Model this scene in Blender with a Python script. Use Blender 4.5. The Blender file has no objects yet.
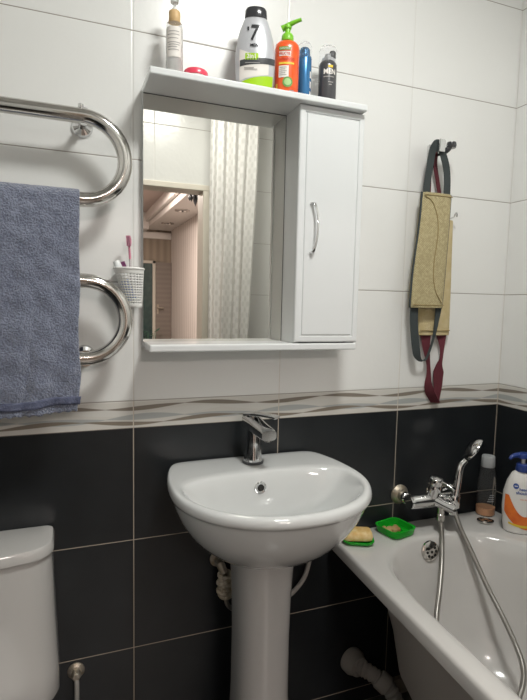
import bpy, math, random
from mathutils import Vector, Matrix
random.seed(4)
PI = math.pi
S = bpy.context.scene
COL = S.collection
FZ = 0.95          # everything is drawn with z = 0 at the top of the black tiles; the floor lies at -0.95
W = 0.4033         # tile pitch across
XR = 1.2125        # right wall

# ------------------------------------------------------------------ materials
def lk(nt, a, b): nt.links.new(a, b)
def principled(name, col=(.8,.8,.8), rough=.5, metal=0, trans=0, ior=1.45, coat=0, spec=.5, emit=0, emcol=None, alpha=1, sss=0, bump=None, vary=None, sheen=0):
    m = bpy.data.materials.new(name); m.use_nodes = True
    nt = m.node_tree; b = nt.nodes['Principled BSDF']
    b.inputs['Base Color'].default_value = (*col, 1)
    b.inputs['Roughness'].default_value = rough
    b.inputs['Metallic'].default_value = metal
    b.inputs['Transmission Weight'].default_value = trans
    b.inputs['IOR'].default_value = ior
    b.inputs['Coat Weight'].default_value = coat
    b.inputs['Coat Roughness'].default_value = .08
    b.inputs['Specular IOR Level'].default_value = spec
    b.inputs['Alpha'].default_value = alpha
    b.inputs['Sheen Weight'].default_value = sheen
    if sss: b.inputs['Subsurface Weight'].default_value = sss; b.inputs['Subsurface Scale'].default_value = .01
    if emit:
        b.inputs['Emission Strength'].default_value = emit
        b.inputs['Emission Color'].default_value = (*(emcol or col), 1)
    tc = nt.nodes.new('ShaderNodeTexCoord')
    if vary:      # (scale, amount, second colour)
        n = nt.nodes.new('ShaderNodeTexNoise'); n.inputs['Scale'].default_value = vary[0]; n.inputs['Detail'].default_value = 5
        lk(nt, tc.outputs['Object'], n.inputs['Vector'])
        r = nt.nodes.new('ShaderNodeMapRange'); r.inputs['From Min'].default_value = .35; r.inputs['From Max'].default_value = .65
        r.inputs['To Max'].default_value = vary[1]
        lk(nt, n.outputs['Fac'], r.inputs['Value'])
        mx = nt.nodes.new('ShaderNodeMix'); mx.data_type = 'RGBA'
        mx.inputs[6].default_value = (*col, 1); mx.inputs[7].default_value = (*vary[2], 1)
        lk(nt, r.outputs['Result'], mx.inputs[0]); lk(nt, mx.outputs[2], b.inputs['Base Color'])
    if bump:      # (scale, strength, distance)
        n = nt.nodes.new('ShaderNodeTexNoise'); n.inputs['Scale'].default_value = bump[0]; n.inputs['Detail'].default_value = 4
        lk(nt, tc.outputs['Object'], n.inputs['Vector'])
        bp = nt.nodes.new('ShaderNodeBump'); bp.inputs['Strength'].default_value = bump[1]; bp.inputs['Distance'].default_value = bump[2]
        lk(nt, n.outputs['Fac'], bp.inputs['Height']); lk(nt, bp.outputs['Normal'], b.inputs['Normal'])
    return m

class NB:
    """tiny helper for node maths"""
    def __init__(s, nt): s.nt = nt
    def m(s, op, a, b=None, c=None):
        n = s.nt.nodes.new('ShaderNodeMath'); n.operation = op
        for i, v in enumerate((a, b, c)):
            if v is None: continue
            if isinstance(v, (int, float)): n.inputs[i].default_value = v
            else: lk(s.nt, v, n.inputs[i])
        return n.outputs[0]
    def ss(s, v, lo, hi, t0=0., t1=1.):
        n = s.nt.nodes.new('ShaderNodeMapRange'); n.interpolation_type = 'SMOOTHSTEP'
        lk(s.nt, v, n.inputs['Value'])
        for k, q in (('From Min', lo), ('From Max', hi), ('To Min', t0), ('To Max', t1)): n.inputs[k].default_value = q
        return n.outputs['Result']
    def mix(s, f, a, b):
        n = s.nt.nodes.new('ShaderNodeMix'); n.data_type = 'RGBA'
        for i, v in ((0, f), (6, a), (7, b)):
            if isinstance(v, tuple): n.inputs[i].default_value = (*v, 1)
            elif isinstance(v, (int, float)): n.inputs[i].default_value = v
            else: lk(s.nt, v, n.inputs[i])
        return n.outputs[2]

def tile_material(name, axis, sign=1, off=0.0, ripple=75, amp=.30, shade=1.):
    m = bpy.data.materials.new(name); m.use_nodes = True
    nt = m.node_tree; B = nt.nodes['Principled BSDF']; N = NB(nt)
    tc = nt.nodes.new('ShaderNodeTexCoord'); sp = nt.nodes.new('ShaderNodeSeparateXYZ')
    lk(nt, tc.outputs['Object'], sp.inputs[0])
    u = N.m('MULTIPLY_ADD', sp.outputs[axis], sign, off); z = sp.outputs[2]
    uw = N.m('DIVIDE', u, W); fr = N.m('FRACT', uw)
    def dist(f, per): # distance to the joint
        return N.m('MULTIPLY', N.m('SUBTRACT', .5, N.m('ABSOLUTE', N.m('SUBTRACT', f, .5))), per)
    du = dist(fr, W)
    zw = N.m('FRACT', N.m('DIVIDE', N.m('SUBTRACT', z, .0695), .3))
    zb = N.m('FRACT', N.m('DIVIDE', z, .3))
    white = N.m('GREATER_THAN', z, .0685); black = N.m('LESS_THAN', z, 0.0)
    dzw = dist(zw, .3); dzb = dist(zb, .3)
    dz = N.m('ADD', N.m('MULTIPLY', dzw, N.m('SUBTRACT', 1, black)), N.m('MULTIPLY', dzb, black))
    # in the border strip only its own edges count
    lv = N.ss(du, .0008, .0017, 1, 0)
    lhw = N.m('MULTIPLY', N.ss(dzw, .0007, .0016, 1, 0), N.m('GREATER_THAN', z, .06))
    lhb = N.m('MULTIPLY', N.ss(dzb, .0007, .0016, 1, 0), black)
    # border ribbons
    zz = N.m('DIVIDE', z, .0695)
    inb = N.m('MULTIPLY', N.m('GREATER_THAN', z, 0), N.m('LESS_THAN', z, .0680))
    def sn(ph, k=2*PI): return N.m('SINE', N.m('MULTIPLY', N.m('SUBTRACT', fr, ph), k))
    def ribbon(c, a, ph, t, tp):
        cen = N.m('MULTIPLY_ADD', sn(ph), a, c)
        th = N.m('MULTIPLY', N.m('ABSOLUTE', sn(tp)), t)
        d = N.m('SUBTRACT', N.m('ABSOLUTE', N.m('SUBTRACT', zz, cen)), N.m('ADD', N.m('MULTIPLY', th, .5), .008))
        return N.ss(d, -.015, .015, 1, 0)
    base = (.62, .60, .56)
    c = N.mix(N.m('MULTIPLY', ribbon(.58, .05, .35, .26, .08), .5), base, (.66, .655, .63))
    c = N.mix(N.m('MULTIPLY', ribbon(.36, .05, .9, .22, .33), .9), c, (.38, .40, .40))
    c = N.mix(ribbon(.22, .08, .32, .14, .19), c, (.24, .205, .165))
    c = N.mix(ribbon(.77, .075, .17, .15, .33), c, (.24, .21, .175))
    ny = nt.nodes.new('ShaderNodeTexNoise'); ny.inputs['Scale'].default_value = 3; lk(nt, tc.outputs['Object'], ny.inputs['Vector'])
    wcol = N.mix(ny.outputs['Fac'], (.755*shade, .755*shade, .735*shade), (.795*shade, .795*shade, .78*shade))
    bn = nt.nodes.new('ShaderNodeTexNoise'); bn.inputs['Scale'].default_value = 9; bn.inputs['Detail'].default_value = 6; lk(nt, tc.outputs['Object'], bn.inputs['Vector'])
    bcol = N.mix(bn.outputs['Fac'], (.008, .0095, .0105), (.019, .022, .025))
    col = N.mix(inb, wcol, c)
    col = N.mix(black, col, bcol)
    # grout colours
    gvert = N.mix(black, N.mix(N.ss(z, .0, .5), (.56, .50, .42), (.60, .58, .55)), (.40, .345, .28))
    vfac = N.m('MULTIPLY', lv, N.m('MAXIMUM', N.m('SUBTRACT', 1, N.m('MULTIPLY', white, .45)), 0))
    col = N.mix(vfac, col, gvert)
    col = N.mix(lhw, col, (.30, .27, .24))
    col = N.mix(lhb, col, (.40, .345, .28))
    lk(nt, col, B.inputs['Base Color'])
    grout = N.m('MINIMUM', N.m('ADD', N.m('ADD', lv, lhw), lhb), 1.)
    rough = N.m('ADD', N.m('MULTIPLY', black, .04), .26)
    lk(nt, N.m('ADD', rough, N.m('MULTIPLY', grout, .5)), B.inputs['Roughness'])
    B.inputs['Specular IOR Level'].default_value = .5
    # height: pillowed edge plus a faint ripple in the glaze
    edge = N.m('MULTIPLY', N.ss(du, .0, .004), N.ss(dz, .0, .004))
    wv = nt.nodes.new('ShaderNodeTexNoise'); wv.inputs['Scale'].default_value = ripple; wv.inputs['Detail'].default_value = 1; lk(nt, tc.outputs['Object'], wv.inputs['Vector'])
    h = N.m('MULTIPLY_ADD', wv.outputs['Fac'], amp, edge)
    bp = nt.nodes.new('ShaderNodeBump'); bp.inputs['Strength'].default_value = .35; bp.inputs['Distance'].default_value = .0016
    lk(nt, h, bp.inputs['Height']); lk(nt, bp.outputs['Normal'], B.inputs['Normal'])
    return m

def floor_material():
    m = bpy.data.materials.new('floor_tile'); m.use_nodes = True
    nt = m.node_tree; B = nt.nodes['Principled BSDF']; N = NB(nt)
    tc = nt.nodes.new('ShaderNodeTexCoord')
    br = nt.nodes.new('ShaderNodeTexBrick'); br.offset = 0; br.inputs['Scale'].default_value = 1
    br.inputs['Brick Width'].default_value = .33; br.inputs['Row Height'].default_value = .33; br.inputs['Mortar Size'].default_value = .002
    br.inputs['Color1'].default_value = (.10, .09, .08, 1); br.inputs['Color2'].default_value = (.12, .11, .095, 1); br.inputs['Mortar'].default_value = (.3, .27, .23, 1)
    lk(nt, tc.outputs['Object'], br.inputs['Vector']); lk(nt, br.outputs['Color'], B.inputs['Base Color'])
    B.inputs['Roughness'].default_value = .3
    return m

def stripe_material(name, c1, c2, scale, rough=.6, axis='X'):
    m = bpy.data.materials.new(name); m.use_nodes = True
    nt = m.node_tree; B = nt.nodes['Principled BSDF']; N = NB(nt)
    tc = nt.nodes.new('ShaderNodeTexCoord'); sp = nt.nodes.new('ShaderNodeSeparateXYZ'); lk(nt, tc.outputs['Object'], sp.inputs[0])
    s = N.m('ADD', N.m('MULTIPLY', N.m('SINE', N.m('MULTIPLY', sp.outputs[axis], scale)), .5), .5)
    lk(nt, N.mix(s, c1, c2), B.inputs['Base Color']); B.inputs['Roughness'].default_value = rough
    return m

def towel_material():
    m = bpy.data.materials.new('terry_cloth'); m.use_nodes = True
    nt = m.node_tree; B = nt.nodes['Principled BSDF']; N = NB(nt)
    tc = nt.nodes.new('ShaderNodeTexCoord'); sp = nt.nodes.new('ShaderNodeSeparateXYZ'); lk(nt, tc.outputs['Object'], sp.inputs[0])
    n1 = nt.nodes.new('ShaderNodeTexNoise'); n1.inputs['Scale'].default_value = 260; n1.inputs['Detail'].default_value = 3
    n2 = nt.nodes.new('ShaderNodeTexNoise'); n2.inputs['Scale'].default_value = 60; n2.inputs['Detail'].default_value = 4
    n3 = nt.nodes.new('ShaderNodeTexNoise'); n3.inputs['Scale'].default_value = 12; n3.inputs['Detail'].default_value = 2
    for n in (n1, n2, n3): lk(nt, tc.outputs['Object'], n.inputs['Vector'])
    v = N.ss(N.m('ADD', N.m('MULTIPLY', n1.outputs['Fac'], .6), N.m('ADD', N.m('MULTIPLY', n2.outputs['Fac'], .35), N.m('MULTIPLY', n3.outputs['Fac'], .2))), .42, .75)
    col = N.mix(v, (.138, .156, .225), (.245, .275, .37))
    lk(nt, col, B.inputs['Base Color']); B.inputs['Roughness'].default_value = .95; B.inputs['Sheen Weight'].default_value = .5
    bp = nt.nodes.new('ShaderNodeBump'); bp.inputs['Strength'].default_value = .9; bp.inputs['Distance'].default_value = .004
    lk(nt, v, bp.inputs['Height']); lk(nt, bp.outputs['Normal'], B.inputs['Normal'])
    return m

def weave_material(name, c1, c2, sc=900):
    m = bpy.data.materials.new(name); m.use_nodes = True
    nt = m.node_tree; B = nt.nodes['Principled BSDF']; N = NB(nt)
    tc = nt.nodes.new('ShaderNodeTexCoord'); sp = nt.nodes.new('ShaderNodeSeparateXYZ'); lk(nt, tc.outputs['Object'], sp.inputs[0])
    a = N.m('SINE', N.m('MULTIPLY', sp.outputs[0], sc)); b = N.m('SINE', N.m('MULTIPLY', sp.outputs[2], sc))
    n = nt.nodes.new('ShaderNodeTexNoise'); n.inputs['Scale'].default_value = 140; n.inputs['Detail'].default_value = 5; lk(nt, tc.outputs['Object'], n.inputs['Vector'])
    v = N.m('ADD', N.m('MULTIPLY', N.m('MULTIPLY', a, b), .18), n.outputs['Fac'])
    lk(nt, N.mix(N.ss(v, .3, .75), c1, c2), B.inputs['Base Color']); B.inputs['Roughness'].default_value = .9
    bp = nt.nodes.new('ShaderNodeBump'); bp.inputs['Strength'].default_value = .6; bp.inputs['Distance'].default_value = .002
    lk(nt, v, bp.inputs['Height']); lk(nt, bp.outputs['Normal'], B.inputs['Normal'])
    return m

def curtain_material():
    m = bpy.data.materials.new('curtain_fabric'); m.use_nodes = True
    nt = m.node_tree; B = nt.nodes['Principled BSDF']; N = NB(nt)
    uv = nt.nodes.new('ShaderNodeUVMap'); sp = nt.nodes.new('ShaderNodeSeparateXYZ'); lk(nt, uv.outputs[0], sp.inputs[0])
    fx = N.m('FRACT', sp.outputs[0]); fy = N.m('FRACT', sp.outputs[1])
    chk = N.m('MODULO', N.m('ADD', N.m('FLOOR', sp.outputs[0]), N.m('FLOOR', sp.outputs[1])), 2)
    dx = N.m('SUBTRACT', fx, .5); dy = N.m('SUBTRACT', fy, .5)
    rr = N.m('SQRT', N.m('ADD', N.m('MULTIPLY', dx, dx), N.m('MULTIPLY', dy, dy)))
    disc = N.ss(rr, .38, .46, 1, 0)
    f = N.m('MULTIPLY', N.m('ABSOLUTE', chk), N.m('MULTIPLY_ADD', disc, .6, .4))
    lk(nt, N.mix(f, (.82, .81, .79), (.68, .67, .645)), B.inputs['Base Color'])
    lk(nt, N.m('SUBTRACT', .6, N.m('MULTIPLY', f, .3)), B.inputs['Roughness'])
    B.inputs['Transmission Weight'].default_value = .0
    tr = nt.nodes.new('ShaderNodeBsdfTranslucent'); tr.inputs[0].default_value = (.8, .78, .75, 1)
    ms = nt.nodes.new('ShaderNodeMixShader'); ms.inputs[0].default_value = .3
    out = nt.nodes['Material Output']
    lk(nt, B.outputs[0], ms.inputs[1]); lk(nt, tr.outputs[0], ms.inputs[2]); lk(nt, ms.outputs[0], out.inputs[0])
    return m

M = {}
M['wall_back'] = tile_material('tiles_back', 0, 1, 0)
M['wall_right'] = tile_material('tiles_right', 1, -1, 0)
M['wall_front'] = tile_material('tiles_front_dimmed', 0, 1, .105, 38, 1.3, .8)  # same tile, colour darkened to tone down its overbright mirror reflection
M['wall_left'] = tile_material('tiles_left', 1, -1, 0)
M['floor'] = floor_material()
M['ceiling'] = principled('ceiling_panel', (.62, .61, .59), .6)
M['chrome'] = principled('chrome', (.72, .72, .72), .09, 1, bump=(60, .05, .001))
M['chrome_soft'] = principled('brushed_chrome', (.60, .58, .55), .2, 1)
M['steel'] = principled('polished_steel', (.66, .64, .61), .12, 1, bump=(18, .06, .003))
M['brass'] = principled('limescaled_brass', (.36, .30, .22), .4, .7, bump=(200, .4, .002), vary=(60, .8, (.5, .47, .42)))
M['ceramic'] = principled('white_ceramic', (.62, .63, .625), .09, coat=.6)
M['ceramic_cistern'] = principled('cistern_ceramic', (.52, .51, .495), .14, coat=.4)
M['ceramic_foot_shaded'] = principled('pedestal_ceramic_shaded', (.47, .465, .455), .15, coat=.4)  # basin ceramic with a darker colour, painting in the weaker light low down
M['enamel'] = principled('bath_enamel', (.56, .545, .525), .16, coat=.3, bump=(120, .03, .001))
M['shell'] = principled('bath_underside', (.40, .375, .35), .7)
M['dark'] = principled('dark_hole', (.012, .011, .01), .6)
M['paint'] = principled('white_lacquer', (.73, .745, .75), .22, coat=.2)
M['paint_dim'] = principled('white_board', (.66, .67, .67), .4)
M['mirror'] = principled('silvered_glass', (.79, .775, .73), .0, 1)
M['gap'] = principled('dark_seam', (.08, .08, .085), .6)  # even dark grey for the mirror joints and downlight lenses
M['towel'] = towel_material()
M['towel_band'] = principled('woven_band', (.085, .098, .165), .9, bump=(260, .8, .003), vary=(120, .8, (.14, .155, .23)))
M['plastic'] = principled('white_plastic', (.78, .78, .76), .35)
M['pink'] = principled('pink_plastic', (.70, .25, .36), .3, trans=.15)
M['pink_bristle'] = principled('pink_bristles', (.62, .28, .38), .8)
M['violet'] = principled('violet_bristles', (.22, .06, .16), .8)
M['clear_handle'] = principled('clear_handle', (.85, .80, .80), .15, trans=.6)
M['tube_white'] = principled('tube_white', (.76, .78, .78), .35)
M['tube_blue'] = principled('tube_blue', (.12, .2, .55), .35)
M['lid_pink'] = principled('pink_lid', (.83, .075, .13), .3, coat=.3)
M['silver'] = principled('silver_plastic', (.56, .57, .60), .3, .25)
M['lime'] = principled('lime_plastic', (.36, .62, .01), .35)
M['charcoal'] = principled('charcoal_plastic', (.06, .063, .068), .3)
M['blackcap'] = principled('black_plastic', (.035, .036, .04), .22, coat=.5)
M['orange'] = principled('orange_gel', (.86, .135, .025), .28, coat=.4, vary=(30, .8, (.72, .07, .02)))
M['greencap'] = principled('green_cap', (.21, .55, .035), .35)
M['label_white'] = principled('label_white', (.78, .74, .70), .5)
M['label_soft'] = principled('label_grey_print', (.35, .33, .32), .6)
M['label_red'] = principled('label_red', (.62, .06, .035), .5)
M['label_yellow'] = principled('label_yellow', (.78, .56, .05), .5)
M['label_green'] = principled('label_green', (.13, .32, .06), .5)
M['label_lightgreen'] = principled('label_light_green', (.34, .56, .22), .5)
M['blue_can'] = principled('blue_can', (.055, .20, .42), .25, .45)
M['blue_dark'] = principled('blue_cap', (.02, .05, .24), .3, coat=.4)
M['grey_can'] = principled('grey_can', (.085, .085, .09), .3, .3)
M['cap_clear'] = principled('clear_cap', (.96, .96, .97), .08, trans=.95, ior=1.06)
M['serum'] = principled('clear_glass', (.97, .97, .97), .05, trans=.9, ior=1.08)
M['serum_in'] = principled('milky_serum', (.82, .81, .79), .3)
M['bamboo'] = principled('bamboo', (.66, .45, .22), .5, vary=(80, .6, (.55, .36, .16)))
M['green_tray'] = principled('green_translucent', (.015, .50, .03), .18, trans=.35, ior=1.2, coat=.3)
M['soap'] = principled('soap', (.66, .42, .14), .5, bump=(70, .4, .004), vary=(50, 1, (.78, .62, .33)))
M['soap_rest'] = principled('soap_residue', (.50, .36, .17), .5, bump=(70, .5, .004), vary=(60, 1, (.30, .14, .05)))
M['gel'] = principled('peach_gel', (.75, .38, .19), .3)
M['clear_plastic'] = principled('clear_plastic', (.96, .96, .97), .06, trans=.97, ior=1.04)
M['cap_frost'] = principled('frosted_cap', (.55, .57, .58), .4, trans=.3, ior=1.2)
M['bottle_white'] = principled('white_bottle', (.74, .72, .69), .3, coat=.3)
M['label_orange'] = principled('label_orange', (.80, .20, .03), .35, vary=(30, .8, (.62, .10, .02)))
M['label_blue'] = principled('label_blue', (.03, .08, .30), .4)
M['sisal'] = weave_material('sisal_weave', (.36, .30, .16), (.50, .43, .25))
M['sponge'] = principled('yellow_loofah', (.50, .40, .21), .9, bump=(220, .6, .003), vary=(40, .7, (.58, .49, .30)))
M['strap_grey'] = principled('grey_green_webbing', (.045, .055, .056), .85, bump=(500, .6, .001))
M['strap_red'] = principled('dark_red_webbing', (.11, .018, .028), .8, bump=(500, .6, .001))
M['stitch'] = principled('stitching', (.33, .25, .11), .9)
M['hose'] = principled('steel_hose', (.36, .345, .32), .32, .85)
M['pvc'] = principled('grey_corrugated_plastic', (.30, .29, .27), .6)
M['rag'] = principled('frayed_tape', (.36, .30, .21), .95, bump=(150, .9, .006), vary=(90, 1, (.55, .50, .42)))
M['curtain'] = curtain_material()
M['frame'] = principled('door_frame_paint', (.60, .56, .49), .4)
M['hall_wall'] = stripe_material('hall_wallpaper', (.60, .54, .505), (.72, .665, .63), 55, .7, 'Y')
M['hall_end'] = stripe_material('hall_end_wallpaper', (.26, .21, .16), (.34, .28, .22), 60, .7, 'X')
M['hall_ceiling'] = principled('hall_ceiling_gloss', (.62, .50, .46), .35)
M['soffit'] = principled('soffit_white', (.74, .70, .67), .5)
M['wood_door'] = stripe_material('taupe_door', (.21, .175, .15), (.245, .205, .178), 90, .5, 'Z')
M['dark_glass'] = principled('dark_green_glass', (.02, .05, .05), .1, vary=(14, .7, (.05, .09, .085)))
M['leaf'] = principled('leaf', (.06, .16, .10), .5)
M['glow'] = principled('lamp_glass', (1, .95, .86), .4, emit=6, emcol=(1, .93, .82))
M['plinth'] = principled('beige_plinth', (.22, .20, .165), .5)

# ------------------------------------------------------------------ mesh helpers
class MB:
    def __init__(s): s.v = []; s.f = []; s.mi = []; s.mats = []; s.uv = None
    def slot(s, mat):
        if mat not in s.mats: s.mats.append(mat)
        return s.mats.index(mat)
    def add(s, vs, fs, mat=None):
        n = len(s.v); s.v += [Vector(p) for p in vs]; k = s.slot(mat)
        for f in fs: s.f.append(tuple(i + n for i in f)); s.mi.append(k)
        return s
    def box(s, a, b, mat=None):
        x0, y0, z0 = a; x1, y1, z1 = b
        vs = [(x, y, z) for z in (z0, z1) for y in (y0, y1) for x in (x0, x1)]
        return s.add(vs, [(0,2,3,1), (4,5,7,6), (0,1,5,4), (2,6,7,3), (0,4,6,2), (1,3,7,5)], mat)
    def loft(s, rings, mat=None, cap0=False, cap1=False, closed=True):
        n = len(rings[0]); vs = [p for r in rings for p in r]; fs = []
        for i in range(len(rings) - 1):
            for j in range(n if closed else n - 1):
                k = (j + 1) % n
                fs.append((i*n + j, i*n + k, (i+1)*n + k, (i+1)*n + j))
        if cap0: fs.append(tuple(reversed(range(n))))
        if cap1: fs.append(tuple((len(rings)-1)*n + j for j in range(n)))
        return s.add(vs, fs, mat)
    def lathe(s, prof, c=(0,0,0), mat=None, n=32, sy=1., axis=None, cap=True, rot=0):
        q = Vector((0,0,1)).rotation_difference(Vector(axis)).to_matrix() if axis else Matrix.Identity(3)
        C = Vector(c); cr, sr = math.cos(rot), math.sin(rot)
        rings = []
        for r, z in prof:
            rg = []
            for j in range(n):
                a = 2*PI*j/n; x, y = r*math.cos(a), r*math.sin(a)*sy
                rg.append(C + q @ Vector((x*cr - y*sr, x*sr + y*cr, z)))
            rings.append(rg)
        return s.loft(rings, mat, cap0=cap, cap1=cap)
    def tube(s, pts, r, mat=None, n=12, cap=True):
        pts = [Vector(p) for p in pts]; rr = r if callable(r) else (lambda t: r)
        T = [(pts[min(i+1, len(pts)-1)] - pts[max(i-1, 0)]).normalized() for i in range(len(pts))]
        up = Vector((0,0,1)) if abs(T[0].z) < .9 else Vector((1,0,0))
        nrm = (up - T[0]*up.dot(T[0])).normalized(); rings = []
        for i, p in enumerate(pts):
            nrm = (nrm - T[i]*nrm.dot(T[i])).normalized(); bi = T[i].cross(nrm)
            R = rr(i/(len(pts)-1))
            rings.append([p + (nrm*math.cos(2*PI*j/n) + bi*math.sin(2*PI*j/n))*R for j in range(n)])
        return s.loft(rings, mat, cap0=cap, cap1=cap)
    def ribbon(s, pts, wd, width, th, mat=None):
        """flat strap; pts path, wd list of width directions, width scalar or list"""
        rings = []; pts = [Vector(p) for p in pts]
        for i, p in enumerate(pts):
            t = (pts[min(i+1, len(pts)-1)] - pts[max(i-1, 0)]).normalized()
            w = Vector(wd[i] if isinstance(wd, list) else wd); w = (w - t*w.dot(t)).normalized(); nn = t.cross(w)
            h = (width[i] if isinstance(width, list) else width)/2
            rings.append([p + w*h + nn*th/2, p - w*h + nn*th/2, p - w*h - nn*th/2, p + w*h - nn*th/2])
        return s.loft(rings, mat, True, True)

def smooth(pts, k=6):
    P = [Vector(p) for p in pts]; P = [P[0]*2 - P[1]] + P + [P[-1]*2 - P[-2]]; out = []
    for i in range(1, len(P)-2):
        for j in range(k):
            t = j/k; a, b, c, d = P[i-1], P[i], P[i+1], P[i+2]
            out.append(.5*((2*b) + (c-a)*t + (2*a-5*b+4*c-d)*t*t + (3*b-a-3*c+d)*t*t*t))
    out.append(P[-2]); return out

ROOT = {}
def thing(name, label, cat, loc, group=None):
    o = bpy.data.objects.new(name, None); COL.objects.link(o); o.location = loc; o.empty_display_size = .05
    o['label'] = label; o['category'] = cat
    if group: o['group'] = group
    ROOT[o.name] = Vector(loc); return o

def build(name, mb, mat=None, parent=None, base=None, sm=True, bevel=0, sub=0, solid=0, angle=40, label=None):
    """one mesh object; parent = its thing (or part), base = origin for a top-level mesh"""
    p = parent; off = Vector((0,0,0))
    while p is not None:
        if p.name in ROOT: off = ROOT[p.name]; break
        p = p.parent
    if base is not None: off = Vector(base)
    me = bpy.data.meshes.new(name)
    me.from_pydata([tuple(v - off) for v in mb.v], [], mb.f)
    mats = [M[mat] if isinstance(mat, str) else mat] if (mat is not None and mb.mats == [None]) else [M[k] if isinstance(k, str) else (M[mat] if k is None else k) for k in mb.mats]
    for k in mats: me.materials.append(k)
    if len(mats) > 1:
        for pl, k in zip(me.polygons, mb.mi): pl.material_index = k
    if mb.uv:
        ul = me.uv_layers.new(name='UVMap')
        for l in me.loops: ul.data[l.index].uv = mb.uv[l.vertex_index]
    for pl in me.polygons: pl.use_smooth = sm
    import bmesh
    bm = bmesh.new(); bm.from_mesh(me); bmesh.ops.recalc_face_normals(bm, faces=bm.faces)
    if sm:
        for e in bm.edges:
            if len(e.link_faces) == 2 and e.calc_face_angle(0) > math.radians(angle): e.smooth = False
    bm.to_mesh(me); bm.free()
    o = bpy.data.objects.new(name, me); COL.objects.link(o)
    if parent: o.parent = parent
    if base is not None: o.location = base; ROOT[o.name] = Vector(base)
    if solid:
        m = o.modifiers.new('s', 'SOLIDIFY'); m.thickness = solid; m.offset = 0
    if bevel:
        m = o.modifiers.new('b', 'BEVEL'); m.width = bevel; m.segments = 3; m.limit_method = 'ANGLE'; m.angle_limit = math.radians(35)
    if sub:
        m = o.modifiers.new('u', 'SUBSURF'); m.levels = sub; m.render_levels = sub
    if label: o['label'] = label
    return o
def solo(name, mb, mat, base, label, cat, group=None, **k):
    o = build(name, mb, mat, base=base, **k); o['label'] = label; o['category'] = cat
    if group: o['group'] = group
    return o
def struct(name, mb, mat, **k):
    o = build(name, mb, mat, base=(0,0,0), **k); o['kind'] = 'structure'; return o

def lettering(txt, size, place, mat, parent, name='lettering', bold=0., sx=1., spacing=1., align='CENTER', th=.0003):
    """flat lettering; place(x, y) maps text plane metres to a point just proud of the surface"""
    cu = bpy.data.curves.new('t', 'FONT'); cu.body = txt; cu.size = size; cu.align_x = align; cu.align_y = 'CENTER'
    cu.offset = bold; cu.space_character = spacing; cu.resolution_u = 3
    t = bpy.data.objects.new('t', cu); COL.objects.link(t)
    dg = bpy.context.evaluated_depsgraph_get(); me = t.evaluated_get(dg).to_mesh()
    import bmesh
    bm = bmesh.new(); bm.from_mesh(me); bmesh.ops.triangulate(bm, faces=bm.faces[:])
    if size > .02: bmesh.ops.subdivide_edges(bm, edges=[e for e in bm.edges if e.calc_length() > .004], cuts=4, use_grid_fill=True)
    bm.verts.index_update(); vs = [place(v.co.x*sx, v.co.y) for v in bm.verts]; fs = [tuple(v.index for v in q.verts) for q in bm.faces]; bm.free()
    t.evaluated_get(dg).to_mesh_clear(); bpy.data.objects.remove(t); bpy.data.curves.remove(cu)
    mb = MB(); mb.add(vs, fs)
    return build(name, mb, mat, parent, sm=False)

def grid_patch(x0, x1, y0, y1, place, nx=10, ny=4, mask=None):
    mb = MB(); vs = []; fs = []
    for j in range(ny+1):
        for i in range(nx+1): vs.append(place(x0 + (x1-x0)*i/nx, y0 + (y1-y0)*j/ny))
    for j in range(ny):
        for i in range(nx):
            if mask and not mask((i+.5)/nx, (j+.5)/ny): continue
            a = j*(nx+1) + i; fs.append((a, a+1, a+nx+2, a+nx+1))
    return mb.add(vs, fs)

def wrap(cx, cy, z0, R, sy, face, lift=.0006):
    """wraps text plane (x along the girth, y up) on an elliptical body facing the direction `face`"""
    def f(x, y):
        r = R(z0 + y) if callable(R) else R
        a = x/max(r, .001)
        u = math.sin(a)*(r+lift); v = math.cos(a)*(r*sy+lift)
        # local: +u to the viewer's right, +v toward the viewer
        ux, uy = -math.sin(face), math.cos(face)      # right-hand vector
        fx, fy = math.cos(face), math.sin(face)
        return (cx + ux*u + fx*v, cy + uy*u + fy*v, z0 + y)
    return f

# ------------------------------------------------------------------ the room
YF = -1.60; XL = -.78; ZC = 1.62; FL = -.95
mb = MB().box((XL-.1, 0, FL-.1), (XR+.1, .1, ZC+.1)); struct('wall_back', mb, 'wall_back', sm=False)
mb = MB().box((XR, YF-.1, FL-.1), (XR+.1, 0, ZC+.1)); struct('wall_right', mb, 'wall_right', sm=False)
mb = MB().box((XL-.1, YF-.1, FL-.1), (XL, 0, ZC+.1)); struct('wall_left', mb, 'wall_left', sm=False)
DX0, DX1, DT = -.16, .578, .945       # bathroom door opening
mb = MB().box((XL-.1, YF-.1, FL-.1), (DX0, YF, ZC+.1)).box((DX1, YF-.1, FL-.1), (1.5, YF, ZC+.1)).box((DX0, YF-.1, DT), (DX1, YF, ZC+.1))
struct('wall_front', mb, 'wall_front', sm=False)
mb = MB().box((XL-.1, -6.6, FL-.1), (1.5, .1, FL)); struct('floor', mb, 'floor', sm=False)
mb = MB().box((XL-.1, YF-.1, ZC), (XR+.1, .1, ZC+.1)); struct('ceiling', mb, 'ceiling', sm=False)
mb = MB().box((.805, -.018, FL), (XR, 0, FL+.052)); struct('baseboard_back', mb, 'plinth', sm=False, bevel=.003)
# door frame round the opening (thin white painted)
fr = MB()
fr.box((DX1-.012, YF-.115, FL), (DX1+.024, YF+.016, DT-.006)).box((DX0-.024, YF-.115, FL), (DX0+.012, YF+.016, DT-.006)).box((DX0-.024, YF-.115, DT-.006), (DX1+.024, YF+.016, DT+.026))
struct('trim_1', fr, 'frame', sm=False, bevel=.004)
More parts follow.
